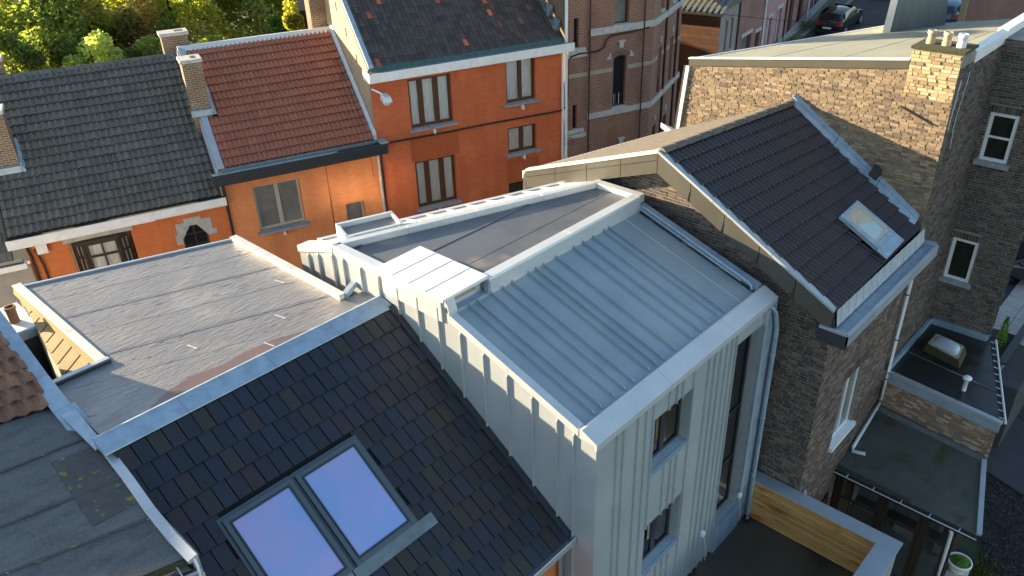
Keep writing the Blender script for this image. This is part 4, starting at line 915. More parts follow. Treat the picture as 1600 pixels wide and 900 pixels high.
part('corner_board', dark_fascia, h, 'bar', V(XP-.02, 12.15, ptop(12.05)), V(XP-.02, 12.42, 9.6), .08, .06, up=(1, 0, 0))
part('eaves_end', white_paint, h, 'hexa', [V(19.9, 12.3, 10.3), V(20.1, 12.2, 10.2), V(20.3, 12.6, 10.3), V(20.0, 12.8, 10.45), V(19.9, 12.3, 10.45), V(20.1, 12.2, 10.35), V(20.3, 12.6, 10.42), V(20.0, 12.8, 10.6)])
def rz_(x, y): return 12.58+(12.02-y-.39*(x-20.1))*.14
def rpt(x, y, up=0): return V(x, y, rz_(x, y)+up)
strips = 7
def edge_far(t): return V(20.1, 12.02, 0).lerp(V(27.0, 9.33, 0), t)
def edge_near(t): return V(20.1, 6.0, 0).lerp(V(24.4, 5.15, 0), t) 
for i in range(strips):
    f0, f1 = i/strips, (i+1)/strips
    a0, a1 = V(20.1, 12.02, 0).lerp(V(20.1, 5.2, 0), f0), V(20.1, 12.02, 0).lerp(V(20.1, 5.2, 0), f1+.01)
    b0, b1 = V(27.2, 9.30, 0).lerp(V(28.9, 5.2, 0), f0), V(27.2, 9.30, 0).lerp(V(28.9, 5.2, 0), f1+.01)
    m = MB(); L = .006*(i % 2); m.prism([rpt(p.x, p.y, L) for p in (a0, a1, b1, b0)], (0, 0, -.04)); m.build('roof_felt', big_flat, h)
part('far_edge', zinc_old, h, 'bar', rpt(20.1, 12.03), rpt(27.2, 9.32), .08, .05)
m = MB(); m.prism([V(21.0, YR-.02, 13.35), V(21.0, YR-.02, 13.62), V(21.0, YR+.16, 13.66), V(21.0, YR+.18, 13.3)], (2.55, 0, 0)); m.build('parapet_flashing', white_paint, h)
part('parapet_flashing', white_paint, h, 'box', 23.55, 30, YR+.0, YR+.25, 13.40, 13.66)
# chimney stack with three pots
c = MB(); c.box(XP-.04, 20.95, 5.06, 6.15, 12.6, 13.72); c = c.build('chimney', mortar_old, h)
PAL_CH_SUNLIT = [(.42, .33, .20), (.50, .42, .27), (.36, .27, .16), (.47, .37, .22), (.30, .22, .14)]  # lighter, yellower bricks: sunlight put into their colour
brick_wall(c, lambda a, b, d: V(XP-.04+d, a, b), 5.06, 6.15, 12.62, 13.70, lambda a, b: True, PAL_CH_SUNLIT, 'chim', 80, bw=.235, bh=.082, w=.222, h=.07, rough=.03)
m = MB(); m.box(XP-.08, 21.0, 5.02, 6.19, 13.72, 13.78); m.build('chimney_cap', moss_edge, c)
for k, y in enumerate((5.93, 5.58, 5.26)):
    m = MB(); m.lathe((20.5, y, 13.76), [(.10, 0), (.10, .10), (.085, .12), (.085, .22), (.105, .24), (.105, .32), (.075, .32), (.06, .05), (0, .05)], 14); m.build('chimney_pot', pot_mat if k < 2 else white_paint, c)
part('wall_anchor', cable_mat, h, 'bar', V(XP-.05, 6.15, 12.35), V(XP-.05, 5.35, 12.05), .04, .03)
# rear wall and wing
q = MB(); wallgrid(q, lambda a, b, d: V(a, YR+.004+d, b), 20.1, 23.35, 0, 13.45, [], .1); q = q.build('rear_wall', mortar_old, h)
brick_wall(q, lambda a, b, d: V(a, YR+.004+d, b), 20.1, 23.35, 4.9, 13.4, lambda a, b: True, PAL_GABLE[:4]+PAL_REAR[:2], 'rearbig', 300)
m = MB(); rr = random.Random(3)
pts = [V(20.75+.10*math.sin(z*3)+rr.uniform(-.03, .03), YR-.012, z) for z in [13.2-k*.09 for k in range(22)]]
for i in range(len(pts)-1): m.bar(pts[i], pts[i+1], .05, .012, up=(0, 1, 0))
pts = [V(20.25+.05*math.sin(z*4)+rr.uniform(-.03, .03), YR-.012, z) for z in [13.1-k*.09 for k in range(14)]]
for i in range(len(pts)-1): m.bar(pts[i], pts[i+1], .10, .012, up=(0, 1, 0))
m.build('mortar_repair', stone, q)
WW = [(4.23, 4.90, 10.32, 11.62), (4.31, 4.98, 6.68, 7.96)]
q = MB(); Pw = lambda a, b, d: V(23.35+d, a, b); wallgrid(q, Pw, 3.36, YR, 0, 13.45, WW, .12); q.face([(23.36, 3.36, 0), (30, 4.75, 0), (30, 4.75, 13.45), (23.36, 3.36, 13.45)]); q = q.build('wing_wall', mortar_old, h)
brick_wall(q, Pw, 3.36, YR, 4.9, 13.45, lambda a, b: True, PAL_GREY, 'wing', 300, holes=[(w[0]-.02, w[1]+.02, w[2]-.02, w[3]+.2) for w in WW])
for w in WW:
    o = window(h, Pw, w[0], w[1], w[2], w[3], .02, white_pvc, pane_green, trans=[(w[2]+w[3])/2] if w[2] > 9 else [], fw_=.085, ft=.06, sill=(.09, .14, .10, .04), sillmat=blue_stone)
    m = MB()
    for k in range(9): y = w[0]-.03+k*.082; pbox(m, Pw, y, y+.066, w[3]+.01, w[3]+.19, -.014, .02, brick_tints(PAL_GREY))
    m.build('lintel_bricks', brick_geo, q)
part('wing_roof', black_flat, h, 'prism', [(23.4, 3.40, 13.3), (30, 4.8, 13.3), (30, YR, 13.3), (23.4, YR, 13.3)], (0, 0, .15))
# metal clad stack standing on the flat roof
o = part('clad_stack', stack_metal, h, 'hexa', [V(25.60, 8.62, 12.5), V(27.2, 7.55, 12.5), V(28.4, 8.2, 12.5), V(27.4, 9.15, 12.5), V(25.85, 8.50, 16.2), V(26.95, 7.80, 16.2), V(28.2, 8.3, 16.2), V(27.5, 9.0, 16.2)])
m = MB(); m.hexa([V(25.46, 8.78, 12.5), V(25.60, 8.61, 12.5), V(27.4, 9.17, 12.5), V(27.26, 9.36, 12.5), V(25.74, 8.65, 16.2), V(25.86, 8.51, 16.2), V(27.5, 9.02, 16.2), V(27.4, 9.15, 16.2)]); m.build('stack_sunlit_edge', cream_cap, o)  # pale strip paints the sunlit west face of the dark stack

# ================================================================== REAR EXTENSIONS
h = thing('flat_roofed_extension', 'low brick extension with a black wet flat roof, dome rooflight and white vent pipe', 'extension', (21.5, 3.8, 0))
E = [V(19.97, 5.03, 5.12), V(19.62, 2.05, 5.12), V(23.34, 3.33, 5.12), V(23.34, 5.04, 5.12)]
m = MB(); m.prism(E, (0, 0, -.06)); m.build('roof', black_flat, h)
m = MB(); m.bar(V(21.3, 4.98, 5.128), V(20.9, 2.5, 5.128), .05, .006); m.build('felt_lap', membrane, h)
d = (E[1]-E[0]).normalized(); nrm = V(d.y, -d.x, 0)
nrm = nrm if nrm.x < 0 else -nrm
L = (E[1]-E[0]).length
Pe = lambda a, b, dd: V(E[0].x, E[0].y, b)+d*a-nrm*dd
m = MB(); wallgrid(m, Pe, 0, L, 0, 5.0, [], .1); w = m.build('west_wall', mortar_old, h)
brick_wall(w, Pe, 0, L, 3.3, 4.82, lambda a, b: True, PAL_MIX, 'ext', 300)
m = MB(); pbox(m, Pe, -.02, L+.04, 4.82, 5.10, -.04, -.015); m.build('fascia', zinc_blue, h); m = MB(); pbox(m, Pe, -.02, L+.06, 5.10, 5.17, -.07, .06); m.build('roof_trim', zinc, h, bevel=.006)
part('north_kerb', zinc_blue, h, 'box', 20.0, 23.34, 4.93, 5.02, 5.12, 5.30); part('east_kerb', zinc_blue, h, 'box', 23.22, 23.33, 3.4, 5.0, 5.12, 5.30)
m = MB(); a, b = E[1]+V(.02, -.12, .02), E[2]+V(.1, -.12, .02); m.tube([a, b], .03, 8); m.build('gutter_rim', white_pvc, h)
m = MB(); m.bar(a+V(0, .06, -.08), b+V(0, .06, -.08), .12, .06); m.build('gutter_bed', black_metal, h)
for k in range(12): q = a.lerp(b, (k+.5)/12); part('gutter_bracket', white_pvc, h, 'bar', q, q+V(0, .14, .0), .02, .012)
part('south_wall', br_dark, h, 'hexa', [E[1]+V(0, 0, -5.12), E[2]+V(0, 0, -5.12), E[2]+V(0, .1, -5.12), E[1]+V(0, .1, -5.12), E[1]+V(0, 0, -.07), E[2]+V(0, 0, -.07), E[2]+V(0, .1, -.07), E[1]+V(0, .1, -.07)])
o = part('rooflight', moss_edge, h, 'hexa', [V(21.33, 3.55, 5.12), V(22.22, 3.63, 5.12), V(22.4, 4.60, 5.12), V(21.62, 4.62, 5.12), V(21.38, 3.62, 5.36), V(22.18, 3.70, 5.36), V(22.35, 4.55, 5.36), V(21.66, 4.57, 5.36)])
o['label'] = 'mossy kerb of the dome rooflight'
m = MB(); nx, ny = 8, 8; vv = []
cor = [V(21.44, 3.69, 5.365), V(22.12, 3.76, 5.365), V(22.28, 4.49, 5.365), V(21.70, 4.51, 5.365)]
for j in range(ny+1):
    for i in range(nx+1):
        u, v = i/nx, j/ny; p = (cor[0]*(1-u)+cor[1]*u)*(1-v)+(cor[3]*(1-u)+cor[2]*u)*v; vv.append(p+V(0, 0, .16*(math.sin(math.pi*u)*math.sin(math.pi*v))**.5))
m.mesh(vv, [(j*(nx+1)+i, j*(nx+1)+i+1, (j+1)*(nx+1)+i+1, (j+1)*(nx+1)+i) for j in range(ny) for i in range(nx)], smooth=True); m.build('dome', glassmat('dome_acrylic', (.42, .47, .50), .25, .5), o)
m = MB()
for k in range(4): m.bar(cor[k]+V(0, 0, .01), cor[(k+1) % 4]+V(0, 0, .01), .07, .03)
m.build('dome_rim', pot_mat, o)
m = MB(); m.lathe((20.42, 3.15, 5.12), [(.055, 0), (.055, .36), (.11, .37), (.115, .42), (.06, .46), (0, .46)], 14); m.build('vent_pipe', white_pvc, h)

h = thing('lean_to_extension', 'glazed lean-to with a dull green felt roof and a dark gutter, behind the terrace wall', 'extension', (18.7, 3.4, 0))
HB, HF, LB, LF = V(19.9, 5.04, 3.86), V(19.60, 2.16, 3.84), V(17.57, 5.04, 3.24), V(17.57, 1.53, 3.20)
for k in range(3):
    f0, f1 = k/3, (k+1)/3; m = MB(); m.prism([HB.lerp(HF, f0), HB.lerp(HF, f1), LB.lerp(LF, f1), LB.lerp(LF, f0)], (0, 0, -.06+.004*k)); m.build('roof_felt', green_flat, h)
part('wall_upstand', lead, h, 'bar', HB+V(-.03, 0, .07), HF+V(-.03, 0, .07), .05, .16)
part('verge_trim', zinc, h, 'bar', HF+V(0, -.05, .02), LF+V(0, -.05, .02), .12, .10, bevel=.006)
part('gutter', black_metal, h, 'bar', LB+V(-.08, 0, -.08), LF+V(-.08, 0, -.08), .14, .07); part('gutter_rim', cream_cap, h, 'tube', [LB+V(-.16, 0, -.03), LF+V(-.16, -.05, -.03)], .015, 6)
part('moss_line', moss_edge, h, 'bar', LB+V(.10, 0, .02), LB.lerp(LF, .55)+V(.08, 0, .015), .16, .03)
for k in range(5): q = LB.lerp(LF, (k+.5)/5); part('gutter_bracket', white_pvc, h, 'bar', q+V(-.16, 0, -.02), q+V(-.02, 0, -.02), .015, .02)
part('rain_pipe', white_pvc, h, 'tube', [V(17.6, 2.1, 3.1), V(17.75, 2.05, 2.7), V(17.78, 2.02, 1.2)], .05, 10)
Pg = lambda a, b, d: V(17.75+d, a, b)
bays = [(2.05, 2.65), (2.75, 3.7), (3.8, 4.9)]
for a0, a1 in bays: 
    o = window(h, Pg, a0, a1, .35, 3.0, 0, dark_wood, CLEAR, trans=[2.2], fw_=.09)
    mm = MB(); pbox(mm, Pg, a0, a1, .35, 3.0, 1.2, 1.22); mm.build('room', dark_room, o)
    mm = MB(); pbox(mm, Pg, a0+.15, a1-.25, 1.4, 1.75, .5, .6); mm.build('shelf', grey_render, o)
part('frame_posts', dark_wood, h, 'box', 17.74, 17.82, 1.93, 2.045, .2, 3.1)
for y in (2.70, 3.75, 4.96): part('frame_posts', dark_wood, h, 'box', 17.735, 17.83, y-.045, y+.045, .2, 3.1)
part('end_wall', br_dark, h, 'prism', [V(17.75, 1.95, 0), V(19.6, 2.45, 0), V(19.6, 2.45, 3.72), V(17.75, 1.95, 3.12)], (0, .1, 0))
o = thing('back_doorway', 'timber door frame in the brick wall beside the glazed lean-to', 'door', (16.6, 5.0, 0))
part('door_leaf', dark_wood, o, 'box', 16.2, 17.1, 4.98, 5.03, .2, 2.5); part('door_post', pvc_brown, o, 'box', 16.08, 16.2, 4.95, 5.03, .2, 2.6); part('door_post', pvc_brown, o, 'box', 17.1, 17.22, 4.95, 5.03, .2, 2.6)

# ================================================================== YARD THINGS, LOWER RIGHT
m = MB(); m.box(15.1, 17.7, .2, 5.0, .0, .12); struct('patio', m, terrace_mat)
o = thing('planter_pot', 'white round pot of bright moss on a stone block beside the lean-to', 'pot', (18.36, 1.74, 1.1))
m = MB(); m.lathe((18.36, 1.74, 1.12), [(.19, 0), (.25, .14), (.27, .26), (.30, .27), (.30, .33), (.26, .33), (.25, .27)], 20); m.build('pot', white_paint, o)
m = MB(); rr = random.Random(2); m.lathe((18.36, 1.74, 1.39), [(.25, 0), (.22, .05), (.14, .08), (.0, .10)], 16); m.build('moss_mound', moss, o)
m = MB()
for k in range(260):
    a, r = rr.uniform(0, 6.28), .25*math.sqrt(rr.random()); p = V(18.36+r*math.cos(a), 1.74+r*math.sin(a), 1.4+.09*(1-(r/.25)**2)); g = rr.uniform(.7, 1.5)
    d = V(rr.uniform(-1, 1), rr.uniform(-1, 1), 1.2).normalized()*.05; sdx = V(rr.uniform(-1, 1), rr.uniform(-1, 1), 0)*.015; m.face([p-sdx, p+sdx, p+d], (.07*g, .15*g, .02*g))
m.build('moss_tufts', leaf_mat, o, kind='stuff')
tag(part('stone_block', stone, None, 'box', 18.12, 18.60, 1.48, 1.94, .02, 1.115, bevel=.02), 'weathered square stone block under the white pot', 'stone block')
tag(part('pale_rag', curtain, None, 'hexa', [V(17.0, 1.75, .12), V(17.25, 1.7, .12), V(17.3, 1.9, .12), V(17.05, 1.95, .12), V(17.08, 1.78, .22), V(17.18, 1.75, .30), V(17.2, 1.85, .24), V(17.1, 1.88, .2)]), 'crumpled pale cloth lying on the dark patio', 'cloth')
tag(part('garden_hose', pot_mat, None, 'tube', [V(16.3, 2.3, .14), V(16.8, 2.2, .14), V(17.2, 2.25, .14), V(17.6, 2.1, .15), V(18.2, 1.3, .05)], .018, 6), 'thin pale hose lying across the patio', 'hose')
rr = random.Random(9); m = MB()
for k in range(7000):
    u, v = rr.uniform(1530, 1640), rr.uniform(640, 960); p = on_z(u, v, .0)
    if p.y > 2.6+(p.x-23)*.1: continue
    s = rr.uniform(.012, .04); g = rr.choice((.5, .8, 1.0, 1.4, 2.4)); a = rr.uniform(0, 6.28)
    q = [p+V(math.cos(a+k2*2.09)*s, math.sin(a+k2*2.09)*s, -.01) for k2 in range(3)]; t = p+V(rr.uniform(-.3, .3)*s, rr.uniform(-.3, .3)*s, s*.8)
    c = (.9*g, .95*g, 1.0*g)
    for k2 in range(3): m.face([q[k2], q[(k2+1) % 3], t], c)
o = m.build('gravel', gravel_mat); o['kind'] = 'stuff'; o['label'] = 'dark gravel beside the extensions'; o['category'] = 'gravel'
m = MB(); rr = random.Random(4)
for k in range(900):
    p = V(18.4+rr.gauss(.9, .55), 1.0+rr.gauss(.3, .3), 0); hgt = rr.uniform(.05, .25); a = rr.uniform(0, 6.28); dd = V(math.cos(a), math.sin(a), 0)*.02; g = rr.uniform(.6, 1.3); br = rr.random()
    c = (.09*g, .085*g, .035*g) if br < .6 else (.045*g, .07*g, .02*g)
    m.face([p-dd, p+dd, p+V(rr.uniform(-.12, .12), rr.uniform(-.12, .12), hgt)], c)
o = m.build('weeds', leaf_mat); o['kind'] = 'stuff'; o['label'] = 'dry weeds around the stone block'; o['category'] = 'weeds'
m = MB(); m.prism([V(24.5, 3.3, 0), V(28.3, 3.9, 0), V(27.2, 1.0, 0), V(23.6, .6, 0)], (0, 0, .05)); struct('yard_slab', m, asphalt)
m = MB(); m.box(25.6, 60, 2.5, 12, 0, 2.45); struct('upper_yard', m, asphalt)
for i in range(7):
    for j in range(3):
        m = MB(); m.box(28.4+i*.82, 29.2+i*.82, 2.55+j*.62, 3.15+j*.62, 2.45, 2.49); o = m.build('paving_slab', stone, bpy.data.objects['upper_yard'])
o = thing('brick_planter', 'raised pink brick planter with a dark rim and a small green shrub', 'planter', (27.0, 3.5, 2.45))
part('front', br_pink, o, 'box', 26.2, 28.4, 3.20, 3.32, 2.45, 2.85); part('side', br_pink, o, 'box', 26.2, 26.32, 3.325, 4.1, 2.45, 2.85)
part('rim', anthracite, o, 'box', 26.1, 31.5, 3.12, 3.34, 2.853, 2.93); part('soil', ground_mat, o, 'box', 26.32, 28.4, 3.32, 4.1, 2.45, 2.75)
m = MB(); rr = random.Random(8)
for k in range(500):
    z = rr.random(); r = .28*(1-z)**.7; a = rr.uniform(0, 6.28); p = V(27.4+r*math.cos(a), 3.62+.6*r*math.sin(a), 2.75+z*1.1); g = rr.uniform(.5, 1.3)
    d1 = V(rr.uniform(-1, 1), rr.uniform(-1, 1), rr.uniform(-.3, 1)).normalized()*.07; d2 = V(rr.uniform(-1, 1), rr.uniform(-1, 1), rr.uniform(-1, 1)).normalized()*.03; m.face([p-d2, p+d2, p+d1], (.09*g, .20*g, .02*g))
m.build('shrub', leaf_mat, o, kind='stuff')
# ================================================================== HOUSES ACROSS THE STREET (frame: s along the street, D away, z up)
ST = 3.8
Pz = lambda a, b, d: V(a, 27+d, b)
def tri_window(h, a0, a1, b0, b1, mull, frame=pvc_brown, cur=curtain, back=True, sillm=blue_stone, sill=(.12, .10, .12, .1), pane=CLEAR, fw_=.09, dep=.14):
    o = window(h, Pz, a0, a1, b0, b1, dep, frame, pane, mull=mull, fw_=fw_, ft=.07, sill=sill, sillmat=sillm)
    if cur:
        xs = [a0+fw_]+[q for c in mull for q in ((c[0] if isinstance(c, tuple) else c)-.1, (c[0] if isinstance(c, tuple) else c)+.1)]+[a1-fw_]
        for i in range(0, len(xs), 2): ripple_curtain(o, Pz, xs[i]-.04, xs[i+1]+.04, b0+.06, b1-.04, dep+.10, cur, 14)
    if back:
        m = MB(); pbox(m, Pz, a0, a1, b0, b1, dep+.5, dep+.52); m.build('room', dark_room, o)
    return o
# ---- G0, far left
h = thing('grey_rendered_house', 'low house with grey rendered front and small slates at the far left edge', 'house', (-7, 29, ST), STREET)
part('front_wall', grey_render, h, 'box', -11, -3.56, 26.95, 27.2, ST-.5, 6.95)
part('cornice', white_paint, h, 'box', -11, -3.62, 26.70, 26.95, 6.92, 7.10); part('gutter', black_metal, h, 'box', -11, -3.7, 26.74, 27.05, 7.102, 7.16)
g0 = [flat_tile_mesh('roof_slate', tile_grey, wm=.3, lm=.3)]
m = MB(); m.face([(-11, 26.9, 7.2), (-3.93, 26.9, 7.2), (-3.93, 31.1, 11.3), (-11, 31.1, 11.3)]); m.build('roof_deck', tile_dark, h)
tile_roof(h, g0, (-5.6, 31.1, 11.34), (-3.95, 31.1, 11.34), (-3.95, 26.9, 7.24), (-5.6, 26.9, 7.24), 6, 18, name='roof_slate', stagger=.5, skip=lambda c, u, v: not in_frame(fw(*c), 30))
# ---- G1, dark tiles, bay window
h = thing('dark_tiled_house', 'low orange brick house with lichen-spotted dark tiles and a small bay window', 'house', (-.6, 29, ST), STREET)
g1 = [rolled_tile_mesh('roof_tile', tile_grey, rolls=2, amp=.06, thick=.05, lift=.07, n=5, lip=mat('grey_lip', (.03, .032, .022), rough=.95))]  # dark lip colour paints the shadow line along each tile row
tile_roof(h, g1, (-3.85, 31.2, 11.78), (2.46, 31.2, 11.78), (2.46, 26.74, 8.02), (-3.85, 26.74, 8.02), 16, 18, skip=lambda c, u, v: not in_frame(fw(*c), 40), jitter=.01)
m = MB(); m.face([(-3.9, 26.75, 7.95), (2.5, 26.75, 7.95), (2.5, 31.2, 11.70), (-3.9, 31.2, 11.70)]); m.build('roof_deck', slate_deck, h)
for k in range(16):
    s0, s1 = -3.9+k*6.42/16, -3.9+(k+1)*6.42/16-.01; m = MB(); m.prism([(s0, 31.06, 11.74), (s0, 31.2, 11.86), (s0, 31.34, 11.74)], (s1-s0, 0, 0)); m.build('ridge_tile', tile_grey, h, bevel=.02)
m = MB(); m.face([(-3.9, 31.2, 11.70), (2.5, 31.2, 11.70), (2.5, 35.5, 8), (-3.9, 35.5, 8)]); m.build('rear_slope', tile_grey, h)
HH = [(-2.35, -.5, 4.6, 7.36), (1.0, 1.82, 5.4, 7.06)]
m = MB(); wallgrid(m, Pz, -3.55, 2.56, ST-.5, 7.62, HH, .2); m.build('front_wall', br_orange2, h)
for s0, s1 in ((-3.95, .3), (.303, 2.60)): part('fascia', white_paint, h, 'box', s0, s1, 26.60, 26.66, 7.64 if s0 < 0 else 7.70, 7.95, bevel=.01)
part('soffit', white_paint, h, 'box', -3.95, 2.6, 26.66, 27.0, 7.64, 7.70); part('gutter', moss_edge, h, 'box', -3.9, 2.58, 26.67, 26.85, 7.80, 7.93)
part('bay_lintel', stone, h, 'box', -2.5, -.42, 26.95, 27.12, 7.36, 7.54)
# bay window: three dark timber lights, net curtains
bw_ = [(V(-2.3, 27.12, 0), V(-1.95, 26.86, 0)), (V(-1.93, 26.86, 0), V(-.93, 26.86, 0)), (V(-.91, 26.86, 0), V(-.55, 27.12, 0))]
for a, b in bw_:
    dd = (b-a); Ln = dd.length; dd.normalize(); nn = V(-dd.y, dd.x, 0)
    PB = lambda x, z, d, a=a, dd=dd, nn=nn: V(a.x, a.y, z)+dd*x+nn*d
    o = window(h, PB, .0, Ln, 4.8, 7.26, 0, dark_wood, CLEAR, mull=[(Ln/2, .05)], trans=[6.2, 6.75], fw_=.10, ft=.06)
    ripple_curtain(o, PB, .05, Ln-.05, 4.9, 7.15, .12, curtain)
part('bay_roof', dark_wood, h, 'prism', [(-2.34, 27.15, 7.28), (-1.97, 26.80, 7.28), (-.89, 26.80, 7.28), (-.5, 27.15, 7.28)], (0, 0, .06))
m = MB(); pbox(m, Pz, -2.35, -.5, 4.6, 7.3, .9, .92); m.build('room', dark_room, h)
# pointed window in a stepped stone surround
o = window(h, Pz, 1.0, 1.82, 5.42, 7.04, .12, dark_wood, pane_dark, mull=[1.41], trans=[6.3, 6.7], fw_=.06)
for s, t0 in ((1.0, 1), (1.82, -1)): 
    m = MB(); m.prism([Pz(s, 7.06, -.0), Pz(s+.30*t0, 7.06, 0), Pz(s, 6.62, 0)], (0, .13, 0)); m.build('surround_spandrel', stone, o)
for (s0, s1, z0, z1) in ((1.14, 1.70, 7.07, 7.36), (.86, 1.135, 6.80, 7.22), (1.705, 2.0, 6.80, 7.22), (.78, .99, 6.45, 6.795), (1.83, 2.12, 6.60, 6.795)): part('surround_stone', stone, o, 'box', s0, s1, 26.97, 27.02, z0, z1)
tag(part('meter_box', white_paint, None, 'hexa', [fw(-3.25, 26.82, 7.24), fw(-2.94, 26.82, 7.24), fw(-2.94, 26.99, 7.24), fw(-3.25, 26.99, 7.24), fw(-3.25, 26.82, 7.58), fw(-2.94, 26.82, 7.58), fw(-2.94, 26.99, 7.58), fw(-3.25, 26.99, 7.58)]), 'white meter box high on the orange brick wall', 'meter box')
part('drain_pipe', dark_wood, h, 'tube', [(-3.5, 26.9, 7.6), (-3.46, 26.93, 7.2), (-3.46, 26.93, 3.8)], .05, 8); part('drain_pipe', dark_wood, h, 'tube', [(-3.3, 26.93, 7.4), (-3.2, 26.93, 6.8), (-3.22, 26.93, 3.8)], .035, 8)
part('drain_pipe', dark_wood, h, 'tube', [(2.60, 26.88, 8.35), (2.62, 26.84, 8.0), (2.62, 26.93, 7.5), (2.60, 26.93, 3.8)], .05, 8)
part('expansion_joint', br_red, h, 'box', .36, .39, 26.99, 27.0, 4, 7.6)
# chimneys on the shared walls
def stack(par, s0, s1, d0, d1, z0, z1, capm=stone, flash=None, bm=br_dark, pots=0):
    c = part('chimney', bm, par, 'box', s0, s1, d0, d1, z0, z1)
    part('chimney_cap', capm, c, 'box', s0-.05, s1+.05, d0-.05, d1+.05, z1, z1+.12, bevel=.015)
    part('flue', black_metal, c, 'box', s0+(s1-s0)*.55, s1-.12, d0+.15, d1-.15, z1+.121, z1+.125)
    if flash:
        part('chimney_flashing', zinc_blue, c, 'box', s0-.05, s1+.06, d0-.12, d0-.01, flash-.16, flash+.04); part('chimney_flashing', zinc_blue, c, 'hexa', [V(s1+.01, d0-.12, flash-.16), V(s1+.13, d0-.12, flash-.16), V(s1+.13, d1, flash+.5), V(s1+.01, d1, flash+.5), V(s1+.01, d0-.12, flash+.04), V(s1+.06, d0-.12, flash+.04), V(s1+.06, d1, flash+.7), V(s1+.01, d1, flash+.7)])
    return c
br_chim = brickmat('brick_chimney', (.20, .12, .08), (.10, .065, .05), (.36, .30, .23), ms=.014)
stack(h, -3.85, -3.05, 28.45, 29.2, 8.5, 11.3, flash=9.62, bm=br_chim)
stack(h, 2.15, 3.05, 31.7, 32.3, 10, 12.30, bm=br_chim)
stack(h, -3.9, -2.9, 31.6, 32.3, 10, 12.2, bm=br_chim)
# ---- G2, red tiles
h = thing('red_tiled_house', 'orange brick house with a smooth red tiled roof and grey box gutter', 'house', (5.4, 29, ST), STREET)
g2 = [rolled_tile_mesh('roof_tile', tile_red, rolls=2, amp=.055, thick=.05, lift=.065, n=5, lip=mat('red_lip', (.13, .045, .02), rough=.9)), rolled_tile_mesh('roof_tile', tile_red_worn, rolls=2, amp=.055, thick=.05, lift=.065, n=5)]  # darker lip colour paints shade at the row edges
tile_roof(h, g2, (2.80, 31.0, 11.93), (8.02, 31.0, 11.95), (8.02, 26.90, 8.86), (2.80, 26.90, 8.86), 16, 15, jitter=.004,
          pick=lambda i, j: 1 if (i == 15 and 2 < j < 11 and random.random() < .75) else 0, skip=lambda c, u, v: 2.2 < c.x < 3.05 and 28.5 < c.y < 29.4)
m = MB(); m.face([(2.6, 26.9, 8.80), (8.1, 26.9, 8.80), (8.1, 31, 11.88), (2.6, 31, 11.88)]); m.build('roof_deck', slate_deck, h)
m = MB(); m.face([(2.6, 31.05, 11.90), (8.1, 31.05, 11.90), (8.1, 35.5, 8.5), (2.6, 35.5, 8.5)]); m.build('rear_slope', tile_red_worn, h)
for s0, s1 in ((2.55, 4.4), (4.403, 6.2), (6.203, 8.1)): part('ridge_flashing', zinc_cap, h, 'prism', [(s0, 30.88, 11.90), (s0, 31.0, 12.06), (s0, 31.12, 12.06), (s0, 31.2, 11.88)], (s1-s0, 0, 0))
part('verge_flashing', zinc, h, 'hexa', [V(2.56, 26.85, 8.86), V(2.80, 26.85, 8.86), V(2.80, 31, 11.95), V(2.56, 31, 11.95), V(2.56, 26.85, 8.96), V(2.78, 26.85, 8.93), V(2.78, 31, 12.02), V(2.56, 31, 12.05)])
part('verge_flashing', zinc_old, h, 'hexa', [V(8.0, 26.85, 8.86), V(8.12, 26.85, 8.86), V(8.12, 31, 11.95), V(8.0, 31, 11.95), V(8.02, 26.85, 8.98), V(8.12, 26.85, 9.1), V(8.12, 31, 12.2), V(8.02, 31, 12.05)])
m = MB(); m.prism([V(2.50, 26.9, 7.6), V(2.50, 26.9, 8.86), V(2.50, 31, 11.95), V(2.50, 31, 10.4)], (.06, 0, 0)); m.build('party_upstand', zinc_old, h)
stack(h, 2.36, 2.98, 28.62, 29.3, 9.5, 11.98, capm=stone, flash=10.38, bm=br_chim)
HH = [(3.55, 5.18, 6.27, 7.96), (6.68, 7.38, 5.7, 6.58)]
m = MB(); wallgrid(m, Pz, 2.56, 8.14, ST-.5, 8.5, HH, .2); m.build('front_wall', br_orange, h)
o = tri_window(h, 3.56, 5.17, 6.28, 7.95, [(4.37, .14)], frame=pvc_beige, cur=None, pane=pane_grey, fw_=.08, sill=(.2, .09, .12, .1))
part('sill_bracket', white_pvc, o, 'box', 4.3, 4.36, 26.78, 26.98, 6.02, 6.16)
tri_window(h, 6.69, 7.37, 5.71, 6.57, [], frame=pvc_beige, cur=None, pane=pane_grey, fw_=.05, sill=(.1, .06, .05, .1))
m = MB(); m.box(2.30, 8.36, 26.42, 26.46, 8.42, 8.80); m.box(2.30, 8.36, 26.461, 27.0, 8.40, 8.43); m.build('gutter_fascia', anthracite, h, bevel=.006)
part('gutter_bed', zinc_old, h, 'box', 2.34, 8.30, 26.47, 26.88, 8.70, 8.73); part('gutter_bed_end', black_metal, h, 'box', 6.6, 8.25, 26.52, 26.82, 8.735, 8.74); part('eaves_strip', lead, h, 'box', 2.7, 8.1, 26.80, 26.9, 8.73, 8.86)
part('gutter_cap', zinc, h, 'box', 8.10, 8.40, 26.42, 26.95, 8.80, 8.84)
part('drain_pipe', cream_cap, h, 'tube', [(8.10, 26.92, 8.4), (8.10, 26.92, 3.8)], .05, 8); part('drain_pipe', dark_wood, h, 'tube', [(8.22, 26.94, 8.4), (8.22, 26.94, 3.8)], .03, 6)
part('wall_conduit', dark_wood, h, 'tube', [(6.17, 26.98, 8.4), (6.17, 26.98, 3.8)], .012, 6); part('wall_conduit', dark_wood, h, 'tube', [(7.85, 26.98, 8.4), (7.85, 26.97, 7.5), (7.9, 26.97, 7.45)], .010, 6)
